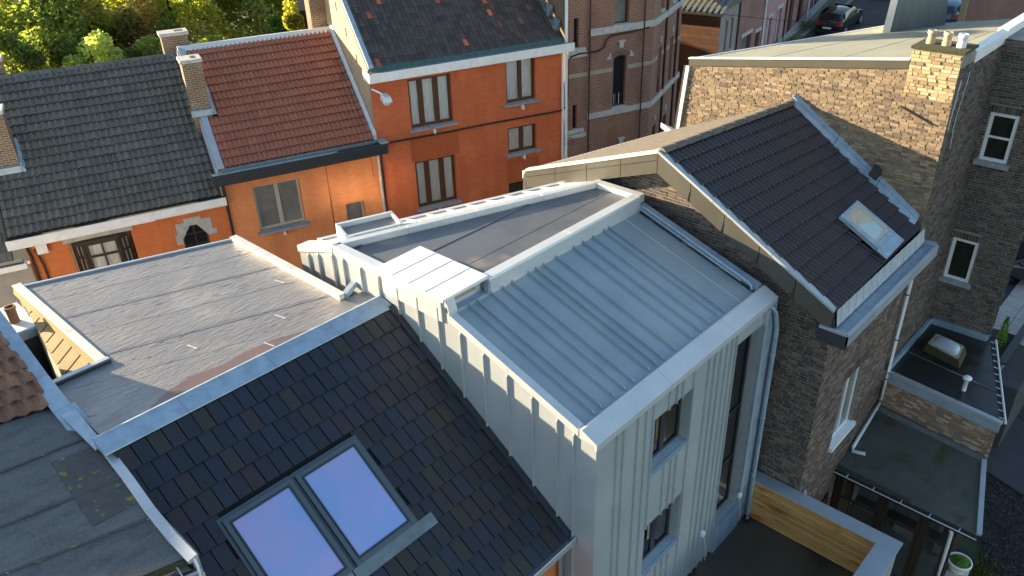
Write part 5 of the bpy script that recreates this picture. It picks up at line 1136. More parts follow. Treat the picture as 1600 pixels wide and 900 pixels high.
# ---- G3, tall red brick house
h = thing('red_brick_house', 'tall red brick house with brown framed windows, white eaves board and old dark tiles', 'house', (12, 29, ST), STREET)
HH = [(9.52, 11.2, 8.92, 10.74), (13.43, 14.71, 9.2, 10.87), (9.51, 11.16, 5.75, 7.64), (13.43, 14.72, 7.17, 8.24), (13.4, 14.9, ST-.3, 5.94)]
m = MB(); wallgrid(m, Pz, 8.16, 15.92, ST-.5, 11.0, HH, .2); m.build('front_wall', br_red, h)
for (a, b, c, d), mu in zip(HH[:4], ([(10.02, .2), (10.62, .2)], [(14.10, .14)], [(10.02, .2), (10.62, .2)], [(14.10, .16)])):
    o = tri_window(h, a+.01, b-.01, c+.01, d-.01, mu)
    part('sill_bracket', white_pvc, o, 'box', (a+b)/2-.03, (a+b)/2+.03, 26.82, 26.99, c-.26, c-.10)
part('doorway', dark_wood, h, 'box', 13.4, 14.9, 27.15, 27.2, ST-.3, 5.93)
for s in (11.35, 12.5, 13.0): part('brick_pier', br_red, h, 'box', s-.02, s+.02, 26.99, 26.999, ST, 10.9)
for a, b, z0, z1 in ((9.4, 11.32, 7.66, 8.6), (13.35, 14.8, 5.96, 6.9)): part('soldier_panel', brickmat('brick_soldier_%d' % int(a), (.46, .105, .036), (.40, .085, .03), (.40, .12, .05), bw=.075, bh=.24), h, 'box', a, b, 26.985, 26.999, z0, z1)
for s0, s1 in ((8.05, 12.1), (12.103, 16.2)): part('eaves_board', white_paint, h, 'box', s0, s1, 26.58, 26.62, 10.92, 11.24, bevel=.01)
part('soffit', white_paint, h, 'box', 8.05, 16.2, 26.62, 27.0, 10.94, 10.99); part('eaves_end', white_paint, h, 'box', 8.02, 8.05, 26.58, 27.3, 10.93, 11.26)
part('gutter', lead, h, 'box', 8.15, 16.1, 26.68, 27.0, 11.12, 11.22); part('eaves_strip', mat('copper_green', (.05, .11, .10), (.03, .07, .07), nscale=6, rough=.6), h, 'prism', [(8.2, 26.9, 11.2), (8.2, 27.12, 11.42), (8.2, 27.16, 11.40), (8.2, 27.0, 11.18)], (7.8, 0, 0))
m = MB(); rr = random.Random(12); cols, rws = 42, 22; R0, R1 = V(0, 27.05, 11.36), V(0, 32.0, 15.4)
for j in range(rws):
    a, b = R0.lerp(R1, j/rws), R0.lerp(R1, (j+1.12)/rws)
    for i in range(cols):
        s0 = 8.30+i*7.65/cols; s1 = s0+7.65/cols-.012; k = rr.uniform(.7, 1.35); r = rr.random(); wgt = .02+.10*sstep(.45, 1.0, i/cols)
        t = (7.5*k, 2.4*k, 1.3*k) if r < .012 else ((2.6*k, 1.35*k, 1.0*k) if r < wgt else (k, k, k))
        z = rr.uniform(0, .012); L = V(0, 0, .04+z); 
        m.mesh([V(s0, a.y, a.z)+L, V(s1, a.y, a.z)+L, V(s1, b.y, b.z), V(s0, b.y, b.z), V(s0, a.y, a.z+.005), V(s1, a.y, a.z+.005), V((s0*2+s1)/3, a.y, a.z)+L+V(0, 0, .02), V((s0*2+s1)/3, b.y, b.z+.02)],
               [(0, 6, 7, 3), (6, 1, 2, 7), (4, 5, 1, 6, 0)], t)
m.build('roof_tiles', tile_dark, h, kind='stuff')
m = MB(); m.face([(8.2, 27.0, 11.30), (16, 27.0, 11.30), (16, 32, 15.3), (8.2, 32, 15.3)]); m.build('roof_deck', slate_deck, h)
part('verge_flashing', zinc_blue, h, 'hexa', [V(8.16, 27.0, 11.3), V(8.36, 27.0, 11.36), V(8.36, 32, 15.4), V(8.16, 32, 15.4), V(8.16, 27.0, 11.45), V(8.33, 27.0, 11.42), V(8.33, 32, 15.48), V(8.16, 32, 15.55)])
m = MB(); m.prism([V(8.14, 27.05, ST), V(8.14, 27.05, 11.3), V(8.14, 32.0, 15.4), V(8.14, 34, 13.8), V(8.14, 34, ST)], (.04, 0, 0)); m.build('gable_wall', br_yellow, h)
for k in range(4): part('wall_anchor', cable_mat, h, 'bar', V(8.12, 28.2+k*.9, 11.6+k*.75), V(8.12, 28.2+k*.9, 11.3+k*.75), .03, .02, up=(1, 0, 0))
stack(h, 7.55, 8.13, 31.6, 32.3, 9, 17, bm=br_chim); stack(h, 8.5, 9.3, 29.6, 30.4, 12.4, 17, flash=13.42, bm=br_chim)
for k in range(9):
    q = V(15.93, 27.3+k*.55, 11.62+k*.447); m = MB(); m.hexa([q+V(-.22, 0, -.02), q+V(.05, 0, 0), q+V(.05, .54, .40), q+V(-.22, .54, .38), q+V(-.2, 0, .02), q+V(.05, 0, .34), q+V(.05, .54, .42), q+V(-.2, .54, .42)]); m.build('step_flashing', lead, h)
part('drain_pipe', white_pvc, h, 'tube', [(15.86, 26.92, 11.0), (15.86, 26.92, 3.8)], .045, 8); part('drain_pipe', white_pvc, h, 'tube', [(16.02, 26.92, 16), (16.02, 26.92, 3.8)], .06, 10)
o = thing('street_lamp', 'white bracket street lamp fixed to the corner of the red brick house', 'street lamp', (8.3, 26.9, 10.2), STREET)
part('bracket', white_pvc, o, 'tube', [(8.2, 26.98, 10.62), (8.25, 26.7, 10.62), (8.38, 26.45, 10.55)], .035, 8)
m = MB(); m.hexa([(8.28, 26.1, 10.30), (8.62, 26.1, 10.30), (8.62, 26.5, 10.36), (8.28, 26.5, 10.36), (8.33, 26.15, 10.52), (8.57, 26.15, 10.52), (8.55, 26.5, 10.58), (8.32, 26.5, 10.58)]); m.build('head', zinc_cap, o, bevel=.03)
m = MB(); m.lathe((8.45, 26.28, 10.20), [(0, 0), (.10, .02), (.14, .08), (.14, .11)], 12); m.build('lens', white_paint, o)
# ---- G4, banded brick corner house
h = thing('banded_brick_house', 'brown-red brick corner house with pale stone bands and narrow windows', 'house', (19, 29, ST), STREET)
HH = [(16.40, 16.62, 10.9, 12.02), (16.38, 16.58, 7.66, 8.66), (18.27, 18.9, 8.25, 10.35), (18.25, 18.93, 11.56, 13.4), (18.2, 19.3, ST-.3, 6.3)]
m = MB(); wallgrid(m, Pz, 16.08, 20.15, ST-.5, 17, HH, .22); m.build('front_wall', br_brown, h)
cd = V(3.75, 3.0, 0).normalized(); cn = V(-cd.y, cd.x, 0)
Pc = lambda a, b, d: V(20.15, 27, b)+cd*a+cn*d
CH = [(1.0, 1.5, 8.15, 10.15), (2.95, 3.5, 8.15, 10.15), (.7, 1.25, ST-.3, 6.85), (2.5, 3.1, ST-.3, 6.75), (1.0, 1.5, 11.7, 13.6), (2.95, 3.5, 11.7, 13.6)]
m = MB(); wallgrid(m, Pc, 0, 4.85, ST-.5, 17, CH, .22); m.build('corner_wall', br_brown, h)
m = MB(); e = Pc(4.85, 0, 0); m.face([V(e.x, e.y, ST-.5), V(e.x-1.5, e.y+7, ST-.5), V(e.x-1.5, e.y+7, 17), V(e.x, e.y, 17)]); m.build('side_wall', br_brown, h)
part('west_wall', br_dark, h, 'box', 16.06, 16.1, 27.02, 33, 8, 17)
for (a, b, c, d) in HH[2:4]:
    o = tri_window(h, a+.01, b-.01, c+.01, d-.01, [], frame=dark_wood, cur=None, pane=pane_dark if c < 10 else pane_grey, fw_=.06, sill=(.06, .12, .06, .1), sillm=stone)
    if c < 10: ripple_curtain(o, Pz, a+.05, b-.05, c+.03, c+.5, .2, curtain)
for (a, b, c, d) in HH[:2]: tri_window(h, a+.005, b-.005, c+.005, d-.005, [], frame=dark_wood, cur=None, pane=pane_dark, fw_=.03, sill=(.08, .16, .3, .05), sillm=stone)
for (a, b, c, d) in CH: 
    o = window(h, Pc, a+.01, b-.01, c+.01, d-.01, .16, dark_wood, pane_dark, fw_=.06, sill=(.05, .1, .05, .1), sillmat=stone)
    part('keystone', stone, o, 'hexa', [Pc((a+b)/2-.07, d+.22, -.05), Pc((a+b)/2+.07, d+.22, -.05), Pc((a+b)/2+.07, d+.22, .0), Pc((a+b)/2-.07, d+.22, 0), Pc((a+b)/2-.10, d+.46, -.05), Pc((a+b)/2+.10, d+.46, -.05), Pc((a+b)/2+.10, d+.46, .0), Pc((a+b)/2-.10, d+.46, 0)])
def arch(par, a, b, z, n=9, r=.2):
    m = MB(); c = (a+b)/2; w = (b-a)/2+.02
    for k in range(n):
        t0, t1 = math.pi*(.12+.76*k/n), math.pi*(.12+.76*(k+.86)/n)
        f = lambda t, rr: Pz(c-math.cos(t)*(w+rr), z-.18+math.sin(t)*(w*.55+rr), 0)
        q = [f(t0, 0), f(t1, 0), f(t1, r), f(t0, r)]; m.prism(q, (0, -.03, 0))
    m.build('arch_bricks', br_red if False else br_dark, par)
    part('keystone', stone, par, 'box', c-.09, c+.09, 26.92, 26.999, z+.30, z+.52); part('keystone', stone, par, 'box', c-.16, c+.16, 26.90, 26.999, z+.525, z+.60)
    for s in (-1, 1): part('arch_stone', stone, par, 'prism', [Pz(c+s*(w+.08), z-.1, 0), Pz(c+s*(w+.34), z-.1, 0), Pz(c+s*(w+.14), z+.16, 0)], (0, -.03, 0))
arch(h, 18.27, 18.9, 10.35); arch(h, 18.2, 19.3, 6.30)
part('doorway', dark_wood, h, 'box', 18.2, 19.3, 27.18, 27.2, ST-.3, 6.3)
def band(z0, z1, segs, m_=stone, pr=.06):
    for s0, s1 in segs: part('stone_band', m_, h, 'box', s0, s1, 27-pr, 26.999, z0, z1, bevel=.01)
def cband(z0, z1, a0=0.02, a1=4.88, m_=stone, pr=.06):
    m = MB(); pbox(m, Pc, a0, a1, z0, z1, -pr, -.001); m.build('stone_band', m_, h, bevel=.01)
band(11.28, 11.54, [(17.1, 20.17)], stone, .09); cband(11.28, 11.54, pr=.09); band(12.95, 13.15, [(16.1, 18.2), (18.98, 20.15)]); 
bm_ = mat('cream_band', (.36, .32, .25), (.28, .25, .2), nscale=4, rough=.9)
band(9.75, 9.92, [(16.1, 17.04), (17.1, 18.22), (18.96, 20.15)], bm_, .015); cband(9.75, 9.92, .05, .95, bm_, .015); cband(9.75, 9.92, 1.55, 2.9, bm_, .015); cband(9.75, 9.92, 3.55, 4.85, bm_, .015)
band(7.96, 8.2, [(17.05, 20.17)], stone, .09); cband(7.96, 8.2, pr=.09); band(7.28, 7.46, [(16.1, 17.0)]); band(10.55, 10.75, [(16.1, 17.0)])
for s in (17.07, 19.62): part('drain_pipe', cable_mat, h, 'tube', [(s, 26.9, 16.5), (s, 26.9, 3.8)], .03, 6)
for a in (1.95, 3.95): part('drain_pipe', dark_wood, h, 'tube', [Pc(a, 16, -.05), Pc(a, 3.9, -.05)], .05, 6)
part('dormer_hood', blue_stone, h, 'hexa', [Pz(19.3, 6.35, -.5), Pz(20.0, 6.35, -.5), Pz(20.0, 6.4, 0), Pz(19.3, 6.4, 0), Pz(19.4, 6.45, -.45), Pz(19.9, 6.45, -.45), Pz(19.95, 6.6, 0), Pz(19.35, 6.6, 0)])
# cable slung along the fronts
def fz(u, v, D=26.92):
    d = ray(u, v); p = CAM+d*((D-CAM.dot(ND))/d.dot(ND)); return p
cab = [fz(*q) for q in [(603, 224), (640, 217), (700, 206), (760, 194), (820, 183), (876, 173), (883, 168), (887, 150), (887, 100), (892, 89), (905, 84), (935, 80), (944, 74), (948, 62), (955, 56), (985, 50), (1015, 42)]]
tag(part('street_cable', cable_mat, None, 'tube', cab, .035, 6), 'thick black cable running along the red and brown brick fronts', 'cable')
# coil
tag(part('cable_coil', cable_mat, None, 'tube', [fz(888+9*math.cos(a*.5), 221+6*math.sin(a*.5), 26.9) for a in range(26)], .012, 5), 'loose coil of black cable by the white rain pipes', 'cable coil')

# ================================================================== SIDE STREET, TOP RIGHT
u_ = V(.986, .167, 0); n_ = V(-.167, .986, 0); q0 = V(47.4, 22.3, 0); RA = math.atan2(.167, .986)
def rowp(t, off, z): p = q0+u_*t+n_*off; return V(p.x, p.y, z)
specs = [(-10.7, -8.0, mat('pale_concrete', (.30, .26, .24), (.24, .21, .2), nscale=2, rough=.9), 'pale narrow house with a brown timber-clad gable beside the side street', [(-9.9, -9.6, 8, 9.6), (-9.1, -8.8, 8, 9.6)]),
         (-8.0, -3.6, br_pink, 'pink brick terrace house with a dark arched doorway on the side street', [(-7.2, -5.6, 5, 8.2), (-4.9, -4.1, 5.2, 8.0)]),
         (-3.6, .6, mat('lilac_render', (.36, .22, .22), (.30, .19, .19), nscale=2, rough=.9), 'dusky pink rendered house with a grey door on the side street', [(-2.8, -2.1, 5.5, 8.4), (-1.2, -.3, 5.6, 8.6)]),
         (.6, 5.6, br_pink, 'pink brick house with white window trim at the top of the side street', [(1.3, 2.2, 6.5, 9), (3.2, 4.4, 6.5, 9)]),
         (5.6, 12, mat('maroon_render', (.16, .06, .06), (.12, .05, .05), nscale=2, rough=.9), 'dark red house farthest up the side street', [(6.6, 7.6, 7, 9.4), (9, 10, 7, 9.4)])]
for i, (t0, t1, mt, lb, wins) in enumerate(specs):
    b = rowp((t0+t1)/2, 4, 0); h = thing('terrace_house', lb, 'house', (b.x, b.y, ground_z(b.x, b.y)), 0, 'houses along the side street')
    Pt = lambda a, z, d: rowp(a, d, z)
    top = 10.3 if i == 0 else 13
    m = MB(); wallgrid(m, Pt, t0, t1, 3, top, [(w[0], w[1], w[2], w[3]) for w in wins], .25); m.build('front_wall', mt, h)
    m = MB(); wallgrid(m, lambda a, z, d: rowp(t0+d, a, z), 0, 8, 3, top, [], .1); m.build('side_wall', br_dark, h)
    m = MB(); m.face([rowp(t0, -.2, top), rowp(t1, -.2, top), rowp(t1, 4, top+2.5), rowp(t0, 4, top+2.5)]); m.build('roof', tile_ridge, h)
    for w in wins:
        o = window(h, Pt, w[0], w[1], w[2], w[3], .15, dark_wood if i % 2 else white_pvc, pane_dark if w[2] > 6 else pane_grey, fw_=.07, sill=(.08, .12, .1, .1), sillmat=stone)
        part('lintel', stone if i else mt, o, 'hexa', [Pt(w[0]-.12, w[3], -.04), Pt(w[1]+.12, w[3], -.04), Pt(w[1]+.12, w[3], .02), Pt(w[0]-.12, w[3], .02), Pt(w[0]-.12, w[3]+.2, -.04), Pt(w[1]+.12, w[3]+.2, -.04), Pt(w[1]+.12, w[3]+.2, .02), Pt(w[0]-.12, w[3]+.2, .02)])
    part('plinth', blue_stone, h, 'hexa', [Pt(t0, 3, -.06), Pt(t1, 3, -.06), Pt(t1, 3, -.003), Pt(t0, 3, -.003)]+[V(*Pt(a, 0, d)[:2], ground_z(*Pt(a, 0, d)[:2])+.75) for a, d in ((t0, -.06), (t1, -.06), (t1, -.003), (t0, -.003))])
    part('rain_pipe', white_pvc if i % 2 else dark_wood, h, 'tube', [Pt(t1-.12, top, -.06), Pt(t1-.12, 4, -.06)], .05, 6)
    if i == 0:
        for k in range(26):
            z0 = 4.2+k*.23; m = MB(); m.hexa([rowp(t0-.03, 0, z0), rowp(t0-.002, 0, z0), rowp(t0-.002, 6, z0), rowp(t0-.03, 6, z0), rowp(t0-.02, 0, z0+.22), rowp(t0-.002, 0, z0+.22), rowp(t0-.002, 6, z0+.22), rowp(t0-.02, 6, z0+.22)]); m.build('cladding_board', mat('gable_board', (.13, .05, .022), (.085, .035, .017), nscale=3, rough=.6, rnd=.2) if k == 0 else MATS['gable_board'], h)
        m = MB()
        for k in range(22):
            a0 = -.25+k*.3; m.hexa([rowp(t0-.5, a0, 10.15), rowp(t0-.5, a0+.16, 10.15), rowp(t0+2.6, a0+.16, 11.3), rowp(t0+2.6, a0, 11.3), rowp(t0-.5, a0, 10.24), rowp(t0-.5, a0+.16, 10.24), rowp(t0+2.6, a0+.16, 11.39), rowp(t0+2.6, a0, 11.39)])
        m.build('corrugated_roof', lead, h, kind='stuff'); part('eaves_gutter', cable_mat, h, 'bar', rowp(t0-.55, -.3, 10.12), rowp(t0-.55, 6.5, 10.12), .1, .1)
# brick house on the far right
h = thing('pink_brick_gable', 'plain pink-red brick gable with a cream edge strip at the top right corner', 'house', (52, 11, 6))
a, b = on_z(1503, 42, 7.5), on_z(1640, 42, 7.5); dv = (b-a).normalized()
m = MB(); m.prism([a+V(0, 0, -4), b+dv*8+V(0, 0, -4), b+dv*8+V(0, 0, 9), a+V(0, 0, 9)], (.2, .2, 0)); m.build('gable_wall', br_pink, h)
m = MB(); m.bar(a+V(-.15, .1, -4), a+V(-.15, .1, 9), .3, .3, up=(1, 0, 0)); m.build('edge_strip', cream, h)

def make_car(name, label, loc, rz, paint, group='cars'):
    e = bpy.data.objects.new(name, None); COL.objects.link(e); e.location = loc; e.rotation_euler = (0, -math.atan(.11)*math.cos(rz), rz); e['label'] = label; e['category'] = 'car'; e['group'] = group
    BASE[e.name] = V(0, 0, 0)
    # x forward; cross-sections (x, half width, z_low, z_belt, z_roof, roof half width)
    sec = [(-2.05, .70, .35, .80, .80, .62), (-1.98, .84, .28, .98, .98, .76), (-1.80, .88, .25, 1.02, 1.10, .74), (-1.45, .89, .24, 1.02, 1.44, .64), (-.6, .90, .24, .98, 1.52, .64), (.2, .90, .24, .96, 1.50, .63), (.75, .89, .24, .95, 1.18, .68), (1.05, .88, .25, .94, .96, .74), (1.75, .85, .26, .84, .86, .72), (2.02, .72, .32, .66, .68, .58)]
    vv = []; n = 10
    for x, w, zl, zb, zr, rw in sec:
        half = [(w*.86, zl), (w, zl+.14), (w*1.0, (zl+zb)/2), (w*.97, zb), (rw, zr-.03)]
        pr = half+[(-a_, b_) for a_, b_ in half[::-1]]
        vv += [(x, y, z) for y, z in pr]
    ff = []
    for i in range(len(sec)-1):
        for k in range(n): ff.append((i*n+k, i*n+(k+1) % n, (i+1)*n+(k+1) % n, (i+1)*n+k))
    m = MB(); m.mesh(vv, ff, smooth=True); m.face(vv[:n][::-1]); m.face(vv[-n:]); body = m.build('body', paint, e)
    s = body.modifiers.new('sub', 'SUBSURF'); s.levels = 1; s.render_levels = 2
    gl = pane_dark
    part('rear_window', gl, e, 'hexa', [(-1.845, -.62, 1.07), (-1.845, .62, 1.07), (-1.78, .62, 1.06), (-1.78, -.62, 1.06), (-1.56, -.53, 1.41), (-1.56, .53, 1.41), (-1.50, .53, 1.40), (-1.50, -.53, 1.40)])
    part('windscreen', gl, e, 'hexa', [(.98, -.66, .99), (.98, .66, .99), (.92, .66, .97), (.92, -.66, .97), (.38, -.56, 1.42), (.38, .56, 1.42), (.33, .56, 1.40), (.33, -.56, 1.40)])
    for s in (-1, 1):
        part('side_window', gl, e, 'prism', [(-1.45, s*.845, 1.05), (.75, s*.845, 1.02), (.2, s*.70, 1.42), (-1.2, s*.70, 1.42)], (0, s*.02, 0))
        m = MB(); m.hexa([(-2.06, s*.52, .78), (-2.06, s*.80, .80), (-1.86, s*.90, .80), (-1.9, s*.6, .78), (-1.98, s*.58, 1.04), (-1.98, s*.78, 1.05), (-1.82, s*.86, 1.05), (-1.85, s*.6, 1.04)]); m.build('tail_light', mat('tail_red_%s' % name, (.35, .02, .015), rough=.25) if s < 0 and 'tail_red_%s' % name not in MATS else MATS['tail_red_%s' % name], e)
        part('wing_mirror', paint, e, 'box', .55, .72, s*.92 if s > 0 else -1.08, 1.08 if s > 0 else -.92, .98, 1.12, bevel=.03)
        for x in (-1.28, 1.28):
            m = MB(); m.tube([(x, s*.70, .31), (x, s*.90, .31)], .31, 18); w = m.build('wheel', cable_mat, e); m = MB(); m.tube([(x, s*.895, .31), (x, s*.91, .31)], .20, 12); m.build('rim', zinc, w)
    part('number_plate', white_paint, e, 'box', -2.075, -2.05, -.26, .26, .58, .69)
    part('bumper', cable_mat, e, 'box', -2.10, -1.9, -.78, .78, .30, .50, bevel=.04)
    return e
car_black = mat('car_black', (.012, .013, .016), rough=.22, coat=.6)
car_blue = mat('car_blue', (.03, .12, .20), rough=.25, coat=.6)
car_silver = mat('car_roof', (.45, .47, .50), rough=.25, metal=.5)
p = V(52.8, 20.95, 0); make_car('parked_car', 'black hatchback seen from behind at the kerb of the side street', (p.x, p.y, ground_z(p.x, p.y)+.03), .05, car_black)
p = V(61.5, 21.3, 0); make_car('parked_car', 'dark car just ahead of the black hatchback on the side street', (p.x, p.y, ground_z(p.x, p.y)+.03), .05, car_black)
p = V(56.5, 15.6, 0); make_car('parked_car', 'blue car half hidden behind the metal stack at the top right', (p.x, p.y, ground_z(p.x, p.y)+.05), .05, car_blue)
make_car('parked_car', 'black car at the right edge beyond the brick planter', (33.6, 4.05, 2.46), 1.9, car_black)
w_ = [fz(1066, 15, 30)]+[on_z(u, v, z) for u, v, z in ((1200, 30, 9.5), (1300, 37, 9.5), (1420, 40, 9.8))]
tag(part('overhead_wire', cable_mat, None, 'tube', w_, .014, 5), 'thin black wire crossing above the side street', 'wire')
for k, (t, off) in enumerate(((-2.2, -.45), (1.5, -.5), (4.6, -.5))):
    rr = random.Random(30+k); m = MB(); c = rowp(t, off, 0); c.z = ground_z(c.x, c.y)+.15
    for i in range(260):
        a = rr.uniform(0, 6.28); r = .55*math.sqrt(rr.random()); p = c+V(r*1.6*math.cos(a), r*math.sin(a), rr.uniform(0, .45)*(1-r)); g = rr.uniform(.5, 1.4)
        d1 = V(rr.uniform(-1, 1), rr.uniform(-1, 1), rr.uniform(0, 1))*.12; d2 = V(rr.uniform(-1, 1), rr.uniform(-1, 1), 0)*.05; m.face([p-d2, p+d2, p+d1], (.08*g, .15*g, .03*g))
    o = m.build('kerb_weeds', leaf_mat); tag(o, ['clump of green weeds nearest the bend of the side street pavement', 'clump of green weeds midway up the side street wall', 'clump of green weeds farthest up the side street'][k], 'weeds', 'weeds along the side street')

# ================================================================== GARDENS AND TREES, TOP LEFT
def tree(name, label, u, v, D, rx, rz, cols, n, leaf=.22, seed=1, lobes=9, dens_top=0.0, cat='tree'):
    """crown centred where the pixel ray meets depth D; tapered trunk with limbs, leaf-sized faces in clumps"""
    rr = random.Random(seed); c = fz(u, v, D); gz = ground_z(c.x, c.y); h = thing(name, label, cat, (c.x, c.y, gz), 0, 'garden trees and shrubs behind the houses')
    hb = c.z-gz
    m = MB(); tr = max(.06, rx*.07); m.tube([V(c.x, c.y, gz-.2), V(c.x+.05, c.y, gz+hb*.45), V(c.x-.05, c.y+.05, c.z+rz*.3)], tr, 8, r2=tr*.35)
    for k in range(7):
        a = k*2.4+rr.random(); b = V(c.x, c.y, gz+hb*(.45+.08*k)); e = b+V(math.cos(a)*rx*.7, math.sin(a)*rx*.7, rz*.35); m.tube([b, b.lerp(e, .5)+V(0, 0, .15), e], tr*.4, 6, r2=tr*.1)
    m.build('trunk', bark, h)
    cl = []
    for k in range(lobes):
        a = rr.uniform(0, 6.28); z = rr.uniform(-.75, .85); r = math.sqrt(max(0, 1-z*z))*rr.uniform(.45, .85); cl.append((V(math.cos(a)*r*rx, math.sin(a)*r*rx, z*rz*.8), rr.uniform(.30, .52), rr.choice(cols), rr.uniform(.75, 1.25)))
    m = MB(); leaf *= 1.2
    for i in range(int(n*1.35)):
        o, s, col, k = rr.choice(cl); d = V(rr.gauss(0, 1), rr.gauss(0, 1), rr.gauss(0, 1)).normalized()*(rr.random()**.35)
        p = c+o+V(d.x*rx*s, d.y*rx*s, d.z*rz*s); g = k*rr.uniform(.65, 1.35)
        if rr.random() < .18: col = rr.choice(cols)
        t = V(rr.gauss(0, 1), rr.gauss(0, 1), rr.gauss(0, .7)).normalized(); b = t.cross(V(rr.gauss(0, 1), rr.gauss(0, 1), rr.gauss(0, 1))).normalized(); l = leaf*rr.uniform(.6, 1.25)
        m.face([p-t*l*.5, p+b*l*.28, p+t*l*.5, p-b*l*.28], (col[0]*g, col[1]*g, col[2]*g))
    m.build('crown', leaf_mat, h)
YEL = [(0.512, 0.439, 0.073), (0.415, 0.390, 0.073), (0.293, 0.317, 0.067)]; OLV = [(0.183, 0.220, 0.049), (0.232, 0.256, 0.061), (0.140, 0.183, 0.043), (0.305, 0.305, 0.067)]
DRK = [(0.091, 0.134, 0.043), (0.122, 0.165, 0.049), (0.073, 0.110, 0.037)]; BRN = [(0.244, 0.201, 0.091), (0.305, 0.250, 0.110), (0.183, 0.177, 0.067), (0.207, 0.134, 0.073)]; PALE = [(0.329, 0.390, 0.171), (0.256, 0.317, 0.134), (0.390, 0.439, 0.195)]
tree('conifer_tree', 'tall dark green conifer rising behind the dark tiled roof at the left', 62, 70, 41, 3.0, 3.6, DRK+OLV[:1], 7000, .22, 1)
tree('garden_tree', 'yellowing tree at the top left corner beside the dark conifer', 15, 12, 47, 2.4, 2.6, YEL+OLV, 4500, .24, 2)
tree('garden_tree', 'brownish autumn tree behind the ridge of the dark tiled roof', 120, 45, 43, 1.9, 2.6, BRN+OLV[:1], 4200, .2, 3)
tree('garden_tree', 'pale silvery green bush just above the dark tiled ridge', 145, 88, 36.5, 1.25, 1.3, PALE, 3800, .15, 4)
tree('garden_tree', 'bright yellow topped tree at the top edge left of centre', 175, -5, 50, 3.4, 2.6, YEL+OLV[:2], 5200, .25, 5)
tree('garden_tree', 'dense brown and olive tree behind the small back chimney', 205, 62, 42, 2.0, 2.3, BRN+DRK[:1], 4600, .2, 6)
tree('garden_tree', 'large olive green tree filling the middle of the gardens', 268, 20, 46, 3.2, 3.4, OLV, 7500, .22, 7)
tree('garden_tree', 'broad green tree above the red tiled ridge', 350, 35, 43, 2.6, 3.0, OLV+DRK[:1], 6500, .2, 8)
tree('garden_tree', 'grey-green tree beside the garden fence', 405, 5, 45, 1.7, 2.2, PALE[1:2]+OLV+BRN[2:3], 4200, .2, 9)
tree('garden_shrub', 'low bright green shrub in front of the garden fence', 438, 45, 39, 1.1, .9, [(.06, .13, .03), (.09, .16, .03)], 2200, .16, 10, 7, cat='shrub')
tree('garden_shrub', 'yellow leaved shrub against the tall brick chimney', 468, 38, 37, .75, 1.1, [(.30, .28, .05), (.22, .24, .05)], 1800, .15, 11, 7, cat='shrub')
tree('garden_shrub', 'small yellow shrub peeping over the red tiled ridge', 310, 70, 34.5, .45, .3, [(.32, .30, .04), (.24, .26, .05)], 500, .12, 12, 5, cat='shrub')
tree('side_tree', 'yellow and green shrub glimpsed between the banded house and the pale gable', 1066, 165, 34, .9, 2.2, YEL+OLV+[(.30, .22, .03)], 3800, .16, 13, cat='shrub')
tree('garden_tree', 'olive tree at the very back above the fence', 330, -25, 58, 4.0, 3.0, OLV+YEL[:1], 5500, .26, 14)
tree('garden_tree', 'dark green tree between conifer and pale bush', 100, 105, 38, 1.5, 1.4, DRK+OLV[:2], 3400, .17, 15)
tree('garden_tree', 'shaded green tree behind the left end of the dark tiled ridge', 25, 95, 37, 1.6, 1.5, DRK+OLV[:1], 3600, .17, 16)
tree('garden_tree', 'dark hedge-like tree just behind the small back chimney', 225, 100, 37, 1.7, 1.3, DRK+BRN[2:3], 3600, .17, 17)
tree('garden_tree', 'dark hedge-like tree behind the middle of the red tiled ridge', 345, 85, 38, 1.7, 1.2, DRK+OLV[:2], 3400, .17, 18)
o = thing('garden_fence', 'brown timber garden fence behind the trees', 'fence', tuple(fz(440, 40, 47)), 0)
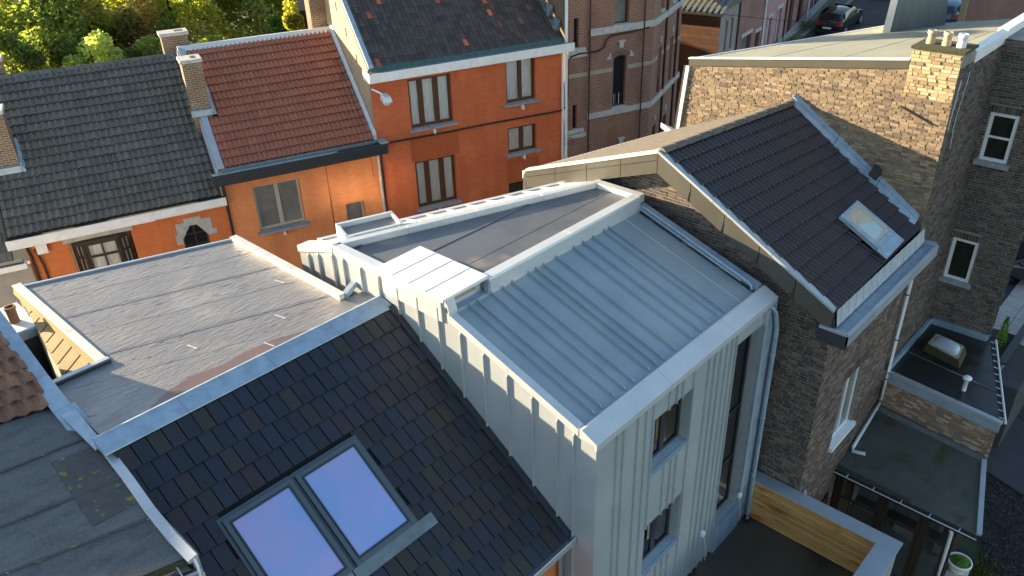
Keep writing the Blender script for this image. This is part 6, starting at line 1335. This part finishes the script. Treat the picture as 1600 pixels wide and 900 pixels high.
for k in range(26):
    a = fz(418+k*2.6, 16, 47); part('fence_board', dark_wood, o, 'hexa', [a+V(-.05, 0, -4), a+V(.045, 0, -4), a+V(.045, .03, -4), a+V(-.05, .03, -4), a+V(-.05, 0, 0), a+V(.045, 0, 0), a+V(.045, .03, 0), a+V(-.05, .03, 0)])
o = thing('grey_back_house', 'greyish pink house wall behind the gardens at the top edge', 'house', tuple(fz(450, 10, 54)), 0)
a, b = fz(400, 40, 54), fz(486, 40, 54); part('wall', mat('back_render', (.30, .25, .25), (.24, .20, .2), nscale=1.5, rough=.9), o, 'hexa', [a+V(0, 0, -6), b+V(0, 0, -6), b+V(.5, 3, -6), a+V(.5, 3, -6), a+V(0, 0, 6), b+V(0, 0, 6), b+V(.5, 3, 6), a+V(.5, 3, 6)])
q = fz(434, 0, 53.9); part('rain_pipe', cable_mat, o, 'tube', [q+V(0, 0, 3), q+V(0, 0, -5)], .09, 6)
o = thing('pink_back_house', 'pink house wall with a white window at the top left corner', 'house', tuple(fz(5, 10, 56)), 0)
a, b = fz(-60, 60, 56), fz(28, 60, 56); part('wall', br_pink, o, 'hexa', [a+V(0, 0, -6), b+V(0, 0, -6), b+V(.5, 3, -6), a+V(.5, 3, -6), a+V(0, 0, 7), b+V(0, 0, 7), b+V(.5, 3, 7), a+V(.5, 3, 7)])
q0_, q1_ = fz(-4, 6, 55.9), fz(11, 6, 55.9); w = part('window', white_paint, o, 'hexa', [q0_+V(0, 0, 0), q1_+V(0, 0, 0), q1_+V(0, .05, 0), q0_+V(0, .05, 0), q0_+V(0, 0, 1.2), q1_+V(0, 0, 1.2), q1_+V(0, .05, 1.2), q0_+V(0, .05, 1.2)])
part('pane', pane_grey, w, 'hexa', [q0_+V(.1, -.03, .12), q1_+V(-.1, -.03, .12), q1_+V(-.1, -.002, .12), q0_+V(.1, -.002, .12), q0_+V(.1, -.03, 1.1), q1_+V(-.1, -.03, 1.1), q1_+V(-.1, -.002, 1.1), q0_+V(.1, -.002, 1.1)])
